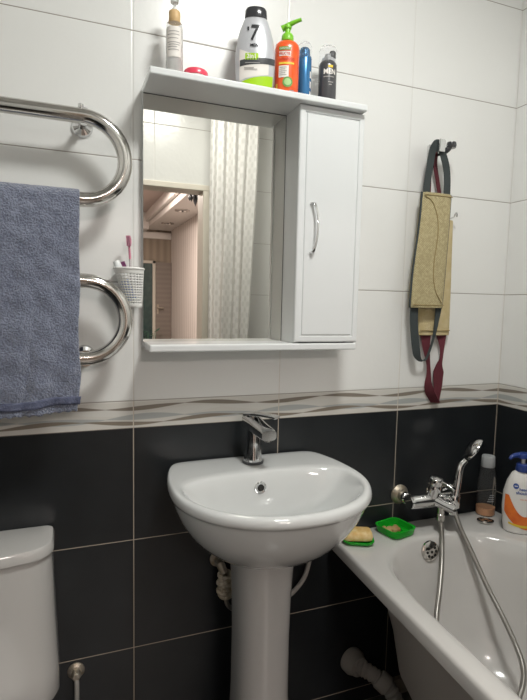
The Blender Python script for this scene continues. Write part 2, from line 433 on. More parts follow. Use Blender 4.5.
# hall seen in the mirror through the opening
struct('wall_hall_right', MB().box((1.32, -6.5, FL), (1.42, YF-.1, 1.6)), 'hall_wall', sm=False)
struct('wall_hall_left', MB().box((-.9, -6.5, FL), (-.8, YF-.1, 1.6)), 'hall_wall', sm=False)
struct('wall_hall_end', MB().box((-.9, -6.6, FL), (1.42, -6.5, 1.6)), 'hall_end', sm=False)
struct('ceiling_hall', MB().box((-.9, -6.6, 1.55), (1.42, YF-.1, 1.65)), 'hall_ceiling', sm=False)
sf = MB().box((.95, -6.5, 1.35), (1.32, YF-.1, 1.55)).box((.90, -6.5, 1.42), (.95, YF-.1, 1.55)).box((-.8, -6.5, 1.32), (.95, -6.2, 1.55))
struct('trim_2', sf, 'soffit', sm=False, bevel=.01)
struct('trim_3', MB().box((-.8, -6.5, 1.22), (1.32, -6.46, 1.32)), 'soffit', sm=False, bevel=.015)
# hall end doors
d = thing('glazed_door', 'dark glass door with pale frame at the end of the hall, reflected in the mirror', 'door', (.95, -6.48, FL))
g = MB().box((.50, -6.499, FL+.12), (1.04, -6.475, .86)); build('glass_panel', g, 'dark_glass', d, sm=False)
g = MB()
for a, b in (((.45,-6.499,FL),(.50,-6.46,.90)), ((1.04,-6.499,FL),(1.085,-6.46,.90)), ((.45,-6.499,.86),(1.085,-6.46,.90)), ((.50,-6.499,FL),(1.04,-6.46,FL+.12))): g.box(a, b)
build('door_frame', g, 'frame', d, sm=False, bevel=.004)
d = thing('hall_door', 'taupe panelled door beside the dark glass door, reflected in the mirror', 'door', (1.2, -6.48, FL))
g = MB().box((1.087, -6.499, FL), (1.318, -6.45, .88)); build('door_leaf', g, 'wood_door', d, sm=False, bevel=.004)
g = MB().tube([(1.115,-6.45,.21),(1.115,-6.40,.21),(1.19,-6.40,.21)], .011); g.box((1.10,-6.452,.12),(1.13,-6.445,.26)); build('door_handle', g, 'brass', d)
# greenery standing before the glass door
t = thing('potted_plant', 'small leafy green plant low before the dark hall door', 'plant', (.98, -6.25, FL))
g = MB().lathe([(.09,0),(.12,.05),(.14,.24),(.13,.25),(.12,.22)], (.98,-6.25,FL)); build('pot', g, 'charcoal', t)
g = MB()
for i in range(70):
    a = random.uniform(0, 2*PI); h = random.uniform(.25, .85); r = random.uniform(.02, .14)
    c = Vector((.98 + r*math.cos(a), -6.25 + r*math.sin(a)*.6, FL + h)); dr = Vector((math.cos(a), math.sin(a), random.uniform(-.2, .6))).normalized()
    sd = dr.cross(Vector((0,0,1))).normalized()*.022
    g.add([c, c+dr*.04+sd, c+dr*.10, c+dr*.04-sd], [(0,1,2,3)])
for i in range(5): g.tube([(.98,-6.25,FL+.2), (.98+random.uniform(-.08,.08), -6.25+random.uniform(-.05,.05), FL+.8)], .004, n=6)
build('foliage', g, 'leaf', t, sm=False)
# soffit lights
for k, (x, y) in enumerate(((1.09, -4.63), (1.12, -5.7))):
    t = thing('downlight', 'recessed oval downlight in the hall soffit, ' + ('nearer the bathroom door' if k == 0 else 'farther from the bathroom door'), 'light', (x, y, 1.35), 'hall downlights')
    build('rim', MB().lathe([(.085,0),(.085,-.012),(.06,-.014),(.055,0)], (x,y,1.35)), 'chrome_soft', t)
    build('lens', MB().lathe([(.055,-.002),(.001,-.006)], (x,y,1.35)), 'gap', t)
t = thing('pendant_spotlight', 'small dark crystal pendant light under the hall soffit near the bathroom door', 'light', (.985, -3.55, 1.35))
build('canopy', MB().lathe([(.09,0),(.09,-.015),(.05,-.03)], (.985,-3.55,1.35)), 'chrome_soft', t)
g = MB()
for i in range(9):
    a = 2*PI*i/9; r = .055 if i else 0
    g.lathe([(.001,0),(.012,-.03),(.015,-.05),(.001,-.08)], (.985+r*math.cos(a), -3.55+r*math.sin(a), 1.335), n=8)
g.lathe([(.001,0),(.018,-.05),(.02,-.08),(.001,-.13)], (.985,-3.55,1.335), n=8)
build('crystals', g, 'charcoal', t)

# ceiling lamp
t = thing('ceiling_lamp', 'round flush white glass ceiling lamp above the washbasin', 'light', (.42, -.9, ZC))
build('base_plate', MB().lathe([(.15,0),(.15,-.02),(.14,-.03)], (.42,-.9,ZC)), 'plastic', t)
build('glass_shade', MB().lathe([(.14,-.03),(.135,-.05),(.11,-.068),(.06,-.078),(.001,-.08)], (.42,-.9,ZC)), 'glow', t)

# ------------------------------------------------------------------ mirror cabinet
CX0, CXM, CX1, ZB, ZT = .022, .397, .580, .2225, .8235
t = thing('mirror_cabinet', 'white wall mirror cabinet with a right-hand cupboard and bottles on its top shelf', 'cabinet', (.3, -.01, ZB-.02))
build('back_panel', MB().box((CX0-.001, -.016, ZB-.015), (CX1-.005, -.0005, ZT+.005)), 'paint_dim', t, sm=False, bevel=.001)
build('mirror', MB().box((CX0, -.020, ZB), (CXM, -.0155, ZT-.0015)), 'mirror', t, sm=False)
build('mirror_seam', MB().box((CX0, -.0206, ZT-.0018), (CXM, -.0196, ZT)).box((CXM-.0012, -.0206, ZB), (CXM, -.0196, ZT)), 'gap', t, sm=False)
build('top_shelf', MB().box((CX0-.002, -.134, ZT), (CX1-.004, -.0005, ZT+.0165)), 'paint', t, sm=False, bevel=.0035)
build('bottom_shelf', MB().box((CX0+.002, -.115, ZB-.018), (CX1, -.0005, ZB)), 'paint', t, sm=False, bevel=.004)
build('side_panel', MB().box((CXM, -.100, ZB), (CXM+.014, -.0155, ZT)).box((CX1-.016, -.100, ZB), (CX1-.002, -.0155, ZT)).box((CXM+.013, -.03, ZB), (CX1-.015, -.016, ZT)), 'paint_dim', t, sm=False)
# door: slab with a routed frame line
g = MB(); a0, a1, c0, c1, yf = CXM-.003, CX1+.001, ZB+.003, ZT-.001, -.115
def rect(i, y): return [(a0+i, y, c0+i), (a1-i, y, c0+i), (a1-i, y, c1-i), (a0+i, y, c1-i)]
g.loft([rect(0, -.101), rect(0, yf+.004), rect(.0012, yf+.0012), rect(.004, yf), rect(.0150, yf), rect(.0168, yf+.0035), rect(.0195, yf+.0035), rect(.0215, yf), rect(.05, yf)], cap0=True, cap1=True)
door = build('door', g, 'paint', t, sm=False)
g = MB()
hp = smooth([(x_-.002, y_*.72-.030, z_) for x_, y_, z_ in ((.4335,-.119,.582),(.4385,-.132,.579),(.4445,-.141,.555),(.4455,-.144,.520),(.443,-.141,.485),(.4375,-.133,.460),(.4345,-.119,.456))], 6)
n_ = len(hp); wds = [.0095 - .0045*math.sin(PI*i/(n_-1)) for i in range(n_)]
g.ribbon(hp, (1,.15,0), wds, .0042)
build('handle', g, 'chrome', door, bevel=.001, label='curved chrome bow handle')
build('wall_hook_cap', MB().lathe([(.004,0),(.004,.004)], (CX0+.01,-.02,ZT-.03), axis=(0,-1,0), n=12), 'gap', t) if False else None

# ------------------------------------------------------------------ things on the cabinet's top shelf
ZS = ZT + .017
FACE = -PI/2 - .28           # toward the camera
# serum bottle
x, y = .086, -.075
t = thing('serum_bottle', 'clear bottle with white dropper top and bamboo collar at the left end of the shelf', 'bottle', (x, y, ZS))
build('glass_body', MB().lathe([(.017,0),(.0195,.003),(.0195,.117),(.018,.124),(.011,.128)], (x,y,ZS)), 'serum', t)
build('serum', MB().lathe([(.0155,.006),(.0175,.008),(.0175,.112)], (x,y,ZS)), 'serum_in', t)
lab = build('label', grid_patch(-.019,.019,.045,.112, wrap(x,y,ZS,.0195,1,FACE), 12, 3), 'label_white', t, sm=True)
W_ = wrap(x,y,ZS,.0195,1,FACE,.0010)
g = MB()
for k, (w0, w1, zz) in enumerate(((-.012,.012,.100),(-.015,.013,.093),(-.014,.010,.085),(-.015,.015,.076),(-.012,.013,.071),(-.015,.008,.066),(-.013,.012,.060))):
    q = grid_patch(w0, w1, zz, zz+.0016, W_, 8, 1); g.add(q.v, q.f)
build('label_print', g, 'label_soft', lab)
build('collar', MB().lathe([(.013,.126),(.0135,.127),(.0135,.150),(.0125,.152)], (x,y,ZS)), 'bamboo', t)
g = MB().lathe([(.0055,.151),(.0055,.160),(.003,.162),(.003,.172)], (x,y,ZS), n=16); g.lathe([(.009,.171),(.0095,.174),(.0095,.183),(.008,.186)], (x,y,ZS), n=20)
g.tube([(x,y,ZS+.179),(x+.012,y-.022,ZS+.180),(x+.015,y-.027,ZS+.174)], .0035, n=10)
build('pump', g, 'plastic', t)
# pink lid / jar
x, y = .134, -.088
t = thing('cream_jar', 'low round pink jar lying beside the serum bottle', 'jar', (x, y, ZS))
build('jar', MB().lathe([(.024,0),(.0265,.002),(.0265,.010)], (x,y,ZS)), 'plastic', t)
build('lid', MB().lathe([(.027,.009),(.0285,.010),(.0285,.019),(.026,.0225),(.015,.0245),(.001,.025)], (x,y,ZS), n=40), 'lid_pink', t)
# seven men shampoo
x, y = .284, -.080
t = thing('shampoo_bottle', 'large silver and lime green shampoo bottle with black cap on the shelf', 'bottle', (x, y, ZS))
prof = [(.040,0),(.0435,.004),(.0465,.03),(.0490,.07),(.0485,.095),(.044,.125),(.0365,.150),(.0295,.168),(.0255,.174)]
def Rp(z, pr=prof):
    z -= ZS
    for (r0,z0),(r1,z1) in zip(pr, pr[1:]):
        if z <= z1: return r0 + (r1-r0)*max(0, (z-z0))/(z1-z0)
    return pr[-1][0]
rt = FACE + PI/2
build('body', MB().lathe(prof, (x,y,ZS), n=48, sy=.55, rot=rt), 'silver', t)
build('cap', MB().lathe([(.0265,.173),(.0275,.175),(.0265,.192),(.0235,.197),(.012,.200),(.001,.2005)], (x,y,ZS), n=40, sy=.62, rot=rt), 'blackcap', t)
def Wr(l=.0006): 
    def f(u, v):
        r = Rp(ZS+v); a = max(-1.5, min(1.5, u/r)); s_, c_ = math.sin(a), math.cos(a)
        ux, uy = math.cos(rt), math.sin(rt); fx, fy = math.sin(rt), -math.cos(rt)
        return (x + ux*s_*(r+l) + fx*c_*(r*.55+l), y + uy*s_*(r+l) + fy*c_*(r*.55+l), ZS+v)
    return f
w = Wr()
def prints(name, g, mat, parent):
    # each printed bar is a part of its own
    par = list(range(len(g.v)))
    def fd(a):
        while par[a] != a: a = par[a]
        return a
    for f in g.f:
        for i in f[1:]: par[fd(i)] = fd(f[0])
    comp = {}
    for f in g.f: comp.setdefault(fd(f[0]), []).append(f)
    for fs in comp.values():
        ids = sorted({i for f in fs for i in f}); mp = {i: k for k, i in enumerate(ids)}
        build(name, MB().add([g.v[i] for i in ids], [tuple(mp[i] for i in f) for f in fs]), mat, parent)
def curved(u0,u1,lo,hi,w,nx=16,ny=5):
    return MB().add([w(u0+(u1-u0)*i/nx, lo(i/nx)+(hi(i/nx)-lo(i/nx))*j/ny) for j in range(ny+1) for i in range(nx+1)],
                    [(j*(nx+1)+i, j*(nx+1)+i+1, (j+1)*(nx+1)+i+1, (j+1)*(nx+1)+i) for j in range(ny) for i in range(nx)])
build('green_base_print', curved(-.052,.055, lambda s: .002, lambda s: .014+.022*s+.004*math.sin(s*3), w), 'lime', t)
build('pale_print', curved(-.045,.035, lambda s: .022+.015*s, lambda s: .095-.03*s, Wr(.0004)), 'label_white', t)
w = Wr(.0011)
build('grey_stripe', curved(-.042,.062, lambda s: .054+.010*s, lambda s: .068+.010*s, w), 'charcoal', t)
build('green_square', grid_patch(-.026,.006,.068,.083, w, 8, 3), 'lime', t)
w = Wr(.0018)
lettering('2in1', .014, lambda u,v: w(u-.010, v+.0755), 'label_white', t, bold=.0004)
lettering('7', .052, lambda u,v: w(u-.004+v*.10, v+.130), 'blackcap', t, bold=.0012, sx=.75)
lettering("'", .03, lambda u,v: w(u-.019, v+.133), 'blackcap', t, bold=.001)
lettering('MEN', .0095, lambda u,v: w(u-.004, v+.101), 'blackcap', t, bold=.0003)
g = MB()
for u0,u1,zz in ((-.026,.010,.060),(-.028,-.004,.049),(-.028,.004,.0455)):
    q = grid_patch(u0,u1,zz,zz+.0016,w,8,1); g.add(q.v,q.f)
prints('small_print', g, 'label_soft', t)
# orange pump bottle
x, y = .369, -.080
t = thing('conditioner_bottle', 'orange pump bottle with lime green pump and round green emblem, on the shelf', 'bottle', (x, y, ZS))
prof2 = [(.027,0),(.0295,.004),(.0305,.06),(.0310,.118),(.029,.128),(.022,.135),(.0145,.138)]
build('body', MB().lathe(prof2, (x,y,ZS), n=40, sy=.72, rot=rt), 'orange', t)
g = MB().lathe([(.0150,.137),(.0155,.139),(.0150,.150),(.012,.155),(.007,.158),(.0065,.172)], (x,y,ZS), n=28)
build('pump_collar', g, 'greencap', t)
g = MB(); hh = smooth([(x-.012,y+.008,ZS+.170),(x-.002,y,ZS+.175),(x+.012,y-.012,ZS+.181),(x+.026,y-.024,ZS+.185)], 5)
g.tube(hh, lambda s: .0075-.0035*s, n=12); g.lathe([(.009,.168),(.010,.172),(.0085,.178)], (x,y,ZS), n=20)
build('pump_head', g, 'greencap', t)
def W2(l=.0006):
    def f(u, v):
        r = .0306; a = u/r; s_, c_ = math.sin(a), math.cos(a)
        ux, uy = math.cos(rt), math.sin(rt); fx, fy = math.sin(rt), -math.cos(rt)
        return (x + ux*s_*(r+l) + fx*c_*(r*.72+l), y + uy*s_*(r+l) + fy*c_*(r*.72+l), ZS+v)
    return f
w = W2()
build('dark_label', grid_patch(-.024,.006,.108,.117,w,8,2), 'label_green', t)
build('white_label', grid_patch(-.024,.006,.095,.107,w,8,2), 'label_white', t)
build('red_line', grid_patch(-.024,.006,.106,.1085,W2(.001),8,1), 'label_red', t)
build('yellow_line', grid_patch(-.024,.016,.0755,.080,w,8,1), 'label_yellow', t)
build('pale_label', grid_patch(-.024,.002,.044,.072,w,8,2), 'label_white', t)
build('corner_print', grid_patch(-.034,-.014,.004,.030,w,6,2, mask=lambda a,b: a+b<1.1), 'label_yellow', t)
w = W2(.0012)
lettering('GARNIER', .0062, lambda u,v: w(u-.009, v+.1125), 'label_white', t)
lettering('FRUCTIS', .0090, lambda u,v: w(u-.009, v+.0998), 'label_red', t, bold=.0002, sx=.8)
lettering('SUPERFOOD', .0085, lambda u,v: w(u-.003, v+.0875), 'label_red', t, bold=.0002, sx=.85)
g = MB()
for k in range(5):
    q = grid_patch(-.021,-.003 - .003*(k%2),.049+.0045*k,.0505+.0045*k,w,6,1); g.add(q.v,q.f)
q = grid_patch(.004,.016,.012,.014,w,6,1); g.add(q.v,q.f)
prints('small_print', g, 'label_soft', t)
def discm(cu, cv, r, w, n=28, ry=1): 
    return MB().add([w(cu,cv)]+[w(cu+r*math.cos(2*PI*i/n), cv+ry*r*math.sin(2*PI*i/n)) for i in range(n)], [(0,i+1,(i+1)%n+1) for i in range(n)])
er = build('emblem_rim', discm(.0,.033,.0125,w), 'label_green', t)
build('emblem', discm(.0,.033,.0085,W2(.0018)), 'label_lightgreen', er)
# blue can
x, y = .424, -.066
t = thing('shaving_foam_can', 'slim blue aerosol can with clear cap squeezed beside the orange bottle', 'can', (x, y, ZS))
build('can', MB().lathe([(.0175,0),(.0185,.002),(.0185,.108),(.0165,.116),(.0135,.120)], (x,y,ZS), n=36), 'blue_can', t)
build('nozzle', MB().lathe([(.013,.119),(.013,.133),(.009,.138),(.001,.139)], (x,y,ZS), n=28), 'blue_can', t)
build('cap', MB().lathe([(.0185,.110),(.0188,.112),(.0185,.140),(.014,.149),(.001,.151)], (x,y,ZS), n=32, cap=False), 'cap_clear', t)
w = wrap(x,y,ZS,.0185,1,FACE+.5)
build('pale_print', grid_patch(.004,.009,.020,.085,w,3,8, mask=lambda a,b: int(b*16)%3), 'label_white', t)
build('foot_print', grid_patch(.002,.010,.006,.013,w,3,2), 'label_white', t)
# grey men can
x, y = .489, -.070
t = thing('deodorant_can', 'dark grey aerosol deodorant can with white lettering, rightmost on the shelf', 'can', (x, y, ZS))
build('can', MB().lathe([(.0225,0),(.0235,.002),(.0235,.100),(.021,.109),(.016,.114)], (x,y,ZS), n=40), 'grey_can', t)
build('nozzle', MB().lathe([(.016,.113),(.0165,.116),(.0165,.121),(.010,.124),(.009,.132),(.001,.134)], (x+.001,y,ZS), n=28), 'silver', t)
build('nozzle_button', MB().lathe([(.0075,.122),(.008,.124),(.008,.137),(.006,.140)], (x+.010,y-.004,ZS), n=20), 'charcoal', t)
build('cap', MB().lathe([(.0235,.104),(.0238,.106),(.0235,.140),(.018,.150),(.001,.153)], (x,y,ZS), n=32, cap=False), 'cap_clear', t)
w = wrap(x,y,ZS,.0235,1,FACE+.06)
lettering('MEN', .0175, lambda u,v: w(u, v+.082), 'label_white', t, bold=.0006, sx=.92)
g = MB()
for u0,u1,zz in ((-.016,.012,.0685),(-.004,.010,.055),(-.002,.006,.049),(-.014,.002,.014)):
    q = grid_patch(u0,u1,zz,zz+.0022,w,6,1); g.add(q.v,q.f)
prints('small_print', g, 'label_soft', t)
q = grid_patch(-.004,.008,.092,.098,w,6,1); build('yellow_mark', q, 'label_yellow', t)
build('silver_patch', grid_patch(-.012,.012,.002,.012,w,6,1), 'silver', t)

# ------------------------------------------------------------------ towel rail
t = thing('towel_rail', 'chrome serpentine heated towel rail on the white tiles, towel draped over it', 'towel rail', (-.3, -.08, .2))
zr = [.729, .548, .368, .190]; R_ = .09; yr = -.082
pts = [(-.62, yr, zr[0])]
def arc(cx, cz, r, s, n=18): return [(cx + s*r*math.sin(a), yr, cz + r*math.cos(a)) for a in [PI*i/n for i in range(n+1)]]
pts = [(-.62 + .05*i, yr, zr[0]) for i in range(0, 10)] + arc(-.118, (zr[0]+zr[1])/2, .0905, 1) \
    + [(-.2,yr,zr[1]),(-.35,yr,zr[1]),(-.50,yr,zr[1])] + arc(-.53, (zr[1]+zr[2])/2, .09, -1) + [(-.5,yr,zr[2]),(-.35,yr,zr[2]),(-.2,yr,zr[2])] \
    + arc(-.117, (zr[2]+zr[3])/2, .089, 1) + [(-.2,yr,zr[3]),(-.4,yr,zr[3]),(-.62,yr,zr[3])]
build('pipe', MB().tube(pts, .0165, n=24), 'steel', t)
for z_, zt in ((zr[0], zr[0]), (zr[3], zr[3])):
    for x_ in (-.117, -.60):
        g = MB().lathe([(.024,0),(.0245,.002),(.021,.008),(.009,.012),(.0085,.060),(.017,.068),(.0185,.075),(.0185,.086)], (x_,-.0005,zt), axis=(0,-1,0), n=32)
        build('bracket', g, 'chrome', t)
g = MB().lathe([(.005,0),(.006,.002),(.006,.008),(.003,.010)], (-.122, yr, zr[0]+.016), n=16)
build('air_vent_screw', g, 'chrome', t)
# towel
mb = MB(); NX, NS = 70, 110
X0, X1 = -.60, -.1265
def towpath(s, u):  # s 0..1 from back hem to front hem
    Lb, La, Lf = .30, PI*.0175, .474
    tot = Lb + La + Lf; d = s*tot; rr_ = .0175
    if d < Lb: return (yr + rr_, zr[1] - (Lb - d))
    if d < Lb + La: a = (d-Lb)/La*PI; return (yr + rr_*math.cos(a), zr[1] + rr_*math.sin(a))
    return (yr - rr_, zr[1] - (d - Lb - La))
vs = []
for j in range(NS+1):
    for i in range(NX+1):
        u = i/NX; s = j/NS; yy, z = towpath(s, u)
        f = max(0, (zr[1] - z)/.45)
        wv = .006*math.sin(u*17 + 1.2 + f*1.6)*f + .004*math.sin(u*41 + f*3)*f + .0025*math.sin(u*9 - z*22)*f + .0014*math.sin(z*95 + 5*math.sin(u*7))
        if yy < yr: yy -= abs(wv)*1.3 + .006*f
        sag = -.028*(1-u)*f if yy < yr else 0
        x_ = X0 + (X1-X0)*u - (.004*f*math.sin(z*31) if i == NX else 0) - .006*f
        hem = .0035*math.sin(u*150)*(1 if j > NS-2 and yy < yr else 0)
        vs.append((x_, yy, z + sag + hem))
fs = [(j*(NX+1)+i, j*(NX+1)+i+1, (j+1)*(NX+1)+i+1, (j+1)*(NX+1)+i) for j in range(NS) for i in range(NX)]
mb.add(vs, fs)
tw = thing('bath_towel', 'grey-blue terry towel with darker band near the hem, hanging over the towel rail', 'towel', (-.36, yr, .06))
o = build('cloth', mb, 'towel', tw)
md = o.modifiers.new('s', 'SOLIDIFY'); md.thickness = .005; md.offset = 1
tx = bpy.data.textures.new('terry', 'CLOUDS'); tx.noise_scale = .008; tx.noise_depth = 2
md = o.modifiers.new('u', 'SUBSURF'); md.levels = 1; md.render_levels = 1
md = o.modifiers.new('d', 'DISPLACE'); md.texture = tx; md.strength = .0011; md.mid_level = .5; md.texture_coords = 'LOCAL'
# band strip a little proud of the front, following the cloth
def front(u, z0):
    j = 0
    best = None
    for jj in range(int(NS*.45), NS+1):
        p = vs[jj*(NX+1) + int(u*NX)]
        if p[1] < yr and (best is None or abs(p[2]-z0) < abs(best[2]-z0)): best = p
    return best
bvs = []; nb = NX
for i in range(nb+1):
    u = i/nb
    for k in range(5):
        zt = .082 - .028*(1-u) + .010*u + .018*k/4 + .002*math.sin(u*23)
        p = front(u, zt); bvs.append((p[0]+ (.002 if i==nb else 0), p[1]-.0068, zt))
g = MB().add(bvs, [(i*5+k, (i+1)*5+k, (i+1)*5+k+1, i*5+k+1) for i in range(nb) for k in range(4)])
build('woven_band', g, 'towel_band', o, solid=.003)

# ------------------------------------------------------------------ toothbrush basket
bx, by = -.0150, -.040; zt_, zb_ = .401, .309
t = thing('toothbrush_basket', 'small white perforated plastic basket fixed to the tiles beside the mirror', 'basket', (bx, by, zb_))
NA, NZ = 72, 30
vs = []; fs = []
def bshape(a, k):  # k 0 bottom..1 top
    r = .0185 + .0165*k; X = r*math.cos(a)*(1.0) ; Y = r*math.sin(a)*.95
    sh = .0125*(1-k)
    return (bx + X + sh, by + .003*(1-k) + Y, zb_ + (zt_-zb_)*k)
for j in range(NZ+1):
    for i in range(NA): vs.append(bshape(2*PI*i/NA, j/NZ))
for j in range(NZ):
    for i in range(NA):
        hole = (i % 3 != 0) and (j % 2 == 1) and 2 < j < NZ-4
        if not hole:
            k = (i+1) % NA; fs.append((j*NA+i, j*NA+k, (j+1)*NA+k, (j+1)*NA+i))
build('basket_wall', MB().add(vs, fs), 'plastic', t, solid=.0016, sm=True)
build('rim', MB().tube([bshape(2*PI*i/48, 1.0) for i in range(49)], .0028, n=10, cap=False), 'plastic', t)
g = MB().loft([[bshape(2*PI*i/36, 0) for i in range(36)], [(bx+.0125, by+.003, zb_)]*36]); build('basket_floor', g, 'plastic', t, solid=.0015)
build('wall_plate', MB().box((bx-.014, -.008, zt_-.03), (bx+.014, -.0005, zt_+.002)), 'plastic', t, sm=False, bevel=.002)
# toothbrush
def toothbrush(base, top, face, name_label, hm, bm_, clearh='clear_handle', tilt=0):
    b = Vector(base); tp = Vector(top); t = thing('toothbrush', name_label, 'toothbrush', base)
    dr = (tp - b).normalized(); L = (tp-b).length
    build('handle', MB().tube([b, b+dr*L*.45, b+dr*L*.66], lambda s: .0042-.0012*s, n=12), clearh, t)
    build('neck', MB().tube([b+dr*L*.655, b+dr*L*.75, b+dr*L*.86], lambda s: .0030-.0004*s, n=10), hm, t)
    c = b+dr*L*.92; q = Vector((0,0,1)).rotation_difference(dr).to_matrix()
    fc = Vector(face).normalized(); side = dr.cross(fc).normalized()
    rings = []
    for k, w_ in ((-1,.3),(-.8,.75),(-.3,1),(.4,1),(.8,.8),(1,.35)):
        p = c + dr*k*L*.082
        rings.append([p + side*.0062*w_*math.cos(2*PI*i/16) + fc*.0028*math.sin(2*PI*i/16) for i in range(16)])
    build('head', MB().loft(rings, cap0=True, cap1=True), hm, t)
    g = MB()
    for a in range(-4, 5):
        for s_ in (-1, 0, 1):
            p = c + dr*a*L*.017 + side*s_*.0036 + fc*.0025
            g.tube([p, p + fc*.0095], .0014, n=6)
    build('bristles', g, bm_, t); return t
toothbrush((-.004,-.034,.318), (-.0155,-.038,.480), (-.25,-1,0), 'pink toothbrush standing upright in the white wall basket', 'pink', 'pink_bristle')
toothbrush((.003,-.048,.315), (-.032,-.036,.412), (.2,-1,.6), 'short violet-bristled toothbrush leaning left behind the basket rim', 'plastic', 'violet', 'plastic')
# toothpaste
t = thing('toothpaste_tube', 'white and blue toothpaste tube cap up in the wall basket', 'toothpaste', (-.018,-.045,.315))
b = Vector((-.010,-.050,.325)); d_ = Vector((-.030,.006,.080)).normalized(); sd = Vector((1,-.3,.2)); sd = (sd - d_*sd.dot(d_)).normalized(); nn = d_.cross(sd)
rings = []
for k, (a_, c_) in enumerate(((.013,.0015),(.013,.004),(.012,.008),(.0115,.0105),(.006,.006))):
    p = b + d_*(.0, .02, .05, .068, .074)[k]; rings.append([p + sd*a_*math.cos(2*PI*i/20) + nn*c_*math.sin(2*PI*i/20) for i in range(20)])
build('tube', MB().loft(rings[:3], cap0=True), 'tube_blue', t); build('shoulder', MB().loft(rings[2:], cap1=True), 'tube_white', t)
build('cap', MB().lathe([(.0085,0),(.0095,.002),(.0080,.024),(.0065,.026)], b+d_*.074, axis=tuple(d_), n=20), 'tube_white', t)

# ------------------------------------------------------------------ washbasin
cx, cyb = .299, -.208
def outline(sc=1., n=72, cy=cyb, inset=0.):
    o = []
    for i in range(n):
        a = 2*PI*i/n; c, s_ = math.cos(a), math.sin(a)
        if s_ < 0: x_, y_ = .241*math.copysign(abs(c)**.92, c), .232*s_*1.0
        else:
            x_, y_ = .241*math.copysign(abs(c)**.80, c), .32*abs(s_)**.95
            lim = .199
            if y_ > lim-.03: y_ = lim - .03 + .03*(1-math.exp(-(y_-lim+.03)/.03))
        o.append((x_, y_))
    return o
OUT = outline()
def ring(sc, z, cy=-.20, dz=None, bl=1.0):
    # scale about a centre that slides back so that the body hugs the wall
    return [(cx + x_*sc, (cyb + y_ - cy)*sc + cy, z) for x_, y_ in OUT]
def inner(ax, by_f, by_b, yc, z, e=1.0):
    r = []
    for i in range(72):
        a = 2*PI*i/72; c, s_ = math.cos(a), math.sin(a)
        yy = by_b*abs(s_)**.75 if s_ > 0 else -by_f*abs(s_)
        xx = ax*math.copysign(abs(c)**(.8 if s_ > 0 else .95), c)
        r.append((cx + xx, yc + yy, z))
    return r
t = thing('pedestal_washbasin', 'white oval ceramic pedestal washbasin below the mirror cabinet', 'washbasin', (cx, -.2, FL))
rings = [ring(.28,-.302,-.17), ring(.36,-.290,-.17), ring(.54,-.272,-.165), ring(.73,-.238,-.15), ring(.875,-.193,-.12), ring(.95,-.152,-.08), ring(.973,-.132,-.05), ring(.982,-.125,-.03),
         ring(.994,-.122,-.01), ring(1.002,-.118,-.01), ring(1.003,-.112,-.01), ring(.998,-.103,-.01), ring(.985,-.0985,-.02), ring(.965,-.0975,-.04)]
rings += [inner(.221,.197,.088,-.223,-.0985), inner(.217,.193,.082,-.223,-.101), inner(.211,.187,.077,-.223,-.109), inner(.196,.168,.070,-.222,-.131), inner(.172,.143,.060,-.215,-.168),
          inner(.130,.105,.050,-.205,-.208), inner(.07,.06,.035,-.195,-.234), inner(.024,.024,.022,-.190,-.241)]
basin = build('bowl', MB().loft(rings, cap1=False, cap0=True), 'ceramic', t, sub=1, angle=180)
g = MB().lathe([(.026,.002),(.026,-.002),(.019,-.003),(.017,-.010)], (cx,-.190,-.2375), n=28); wr = build('waste_ring', g, 'chrome', basin)
build('plug_hole', MB().lathe([(.018,-.006),(.001,-.006)], (cx,-.190,-.2375), n=24), 'dark', basin)
bpy.context.view_layer.update()
hit, hp0, hn0, _ = basin.ray_cast(Vector((.2945,-.30,-.1385)) - ROOT[t.name], Vector((0,1,0)), depsgraph=bpy.context.evaluated_depsgraph_get())
oc = hp0 + ROOT[t.name] if hit else Vector((.2945,-.155,-.1385)); on_ = hn0 if hit else Vector((0,-1,.2))
if on_.y > 0: on_ = -on_
build('overflow_ring', MB().lathe([(.0080,.0015),(.0088,.0035),(.0130,.0045),(.0158,.002),(.0162,-.008)], oc, axis=tuple(on_), n=32, cap=False), 'chrome', basin)
build('overflow_hole', MB().lathe([(.0084,.0016),(.0001,.0016)], oc, axis=tuple(on_), n=24, cap=False), 'dark', basin)
prs = []
for z, a_, b_ in ((FL,.098,.115),(FL+.03,.096,.112),(-.80,.080,.10),(-.65,.0735,.092),(-.5,.073,.090),(-.40,.0755,.090),(-.33,.080,.092),(-.30,.083,.094),(-.275,.084,.095)):
    rg = []
    for i in range(48):
        a = 2*PI*i/48; c, s_ = math.cos(a), math.sin(a)
        rg.append((cx - .003 + .92*a_*math.copysign(abs(c)**.8, c), -.165 + (b_*math.copysign(abs(s_)**.8, s_) if s_ < 0 else .065*s_**.5), z))
    prs.append(rg)
build('pedestal', MB().loft(prs, cap0=True, cap1=True), 'ceramic_foot_shaded', t, angle=180)

# basin tap
tx_, ty_ = .302, -.072
t = thing('basin_tap', 'chrome single-lever mixer tap on the back deck of the washbasin', 'tap', (tx_, ty_, -.094))
build('base_gasket', MB().lathe([(.0285,-.003),(.0285,.001),(.026,.003)], (tx_,ty_,-.094)), 'charcoal', t)
g = MB().lathe([(.0255,.001),(.0255,.004),(.0235,.012),(.0215,.05),(.020,.075),(.019,.09)], (tx_,ty_,-.094), n=36)
build('body', g, 'chrome', t)
g = MB(); sp = smooth([(tx_-.006,ty_+.016,.012),(tx_-.002,ty_-.005,.010),(tx_+.003,ty_-.045,.003),(tx_+.007,ty_-.082,-.001),(tx_+.008,ty_-.094,-.003)], 6)
rings = []
for i, p in enumerate(sp):
    s = i/(len(sp)-1); w_ = .0215 - .002*s; h_ = .0215 - .0085*s
    rings.append([p + Vector((w_*math.copysign(abs(math.cos(a))**.6, math.cos(a)), 0, h_*math.copysign(abs(math.sin(a))**.6, math.sin(a)))) for a in [2*PI*k/28 for k in range(28)]])
g.loft(rings, cap0=True, cap1=True)
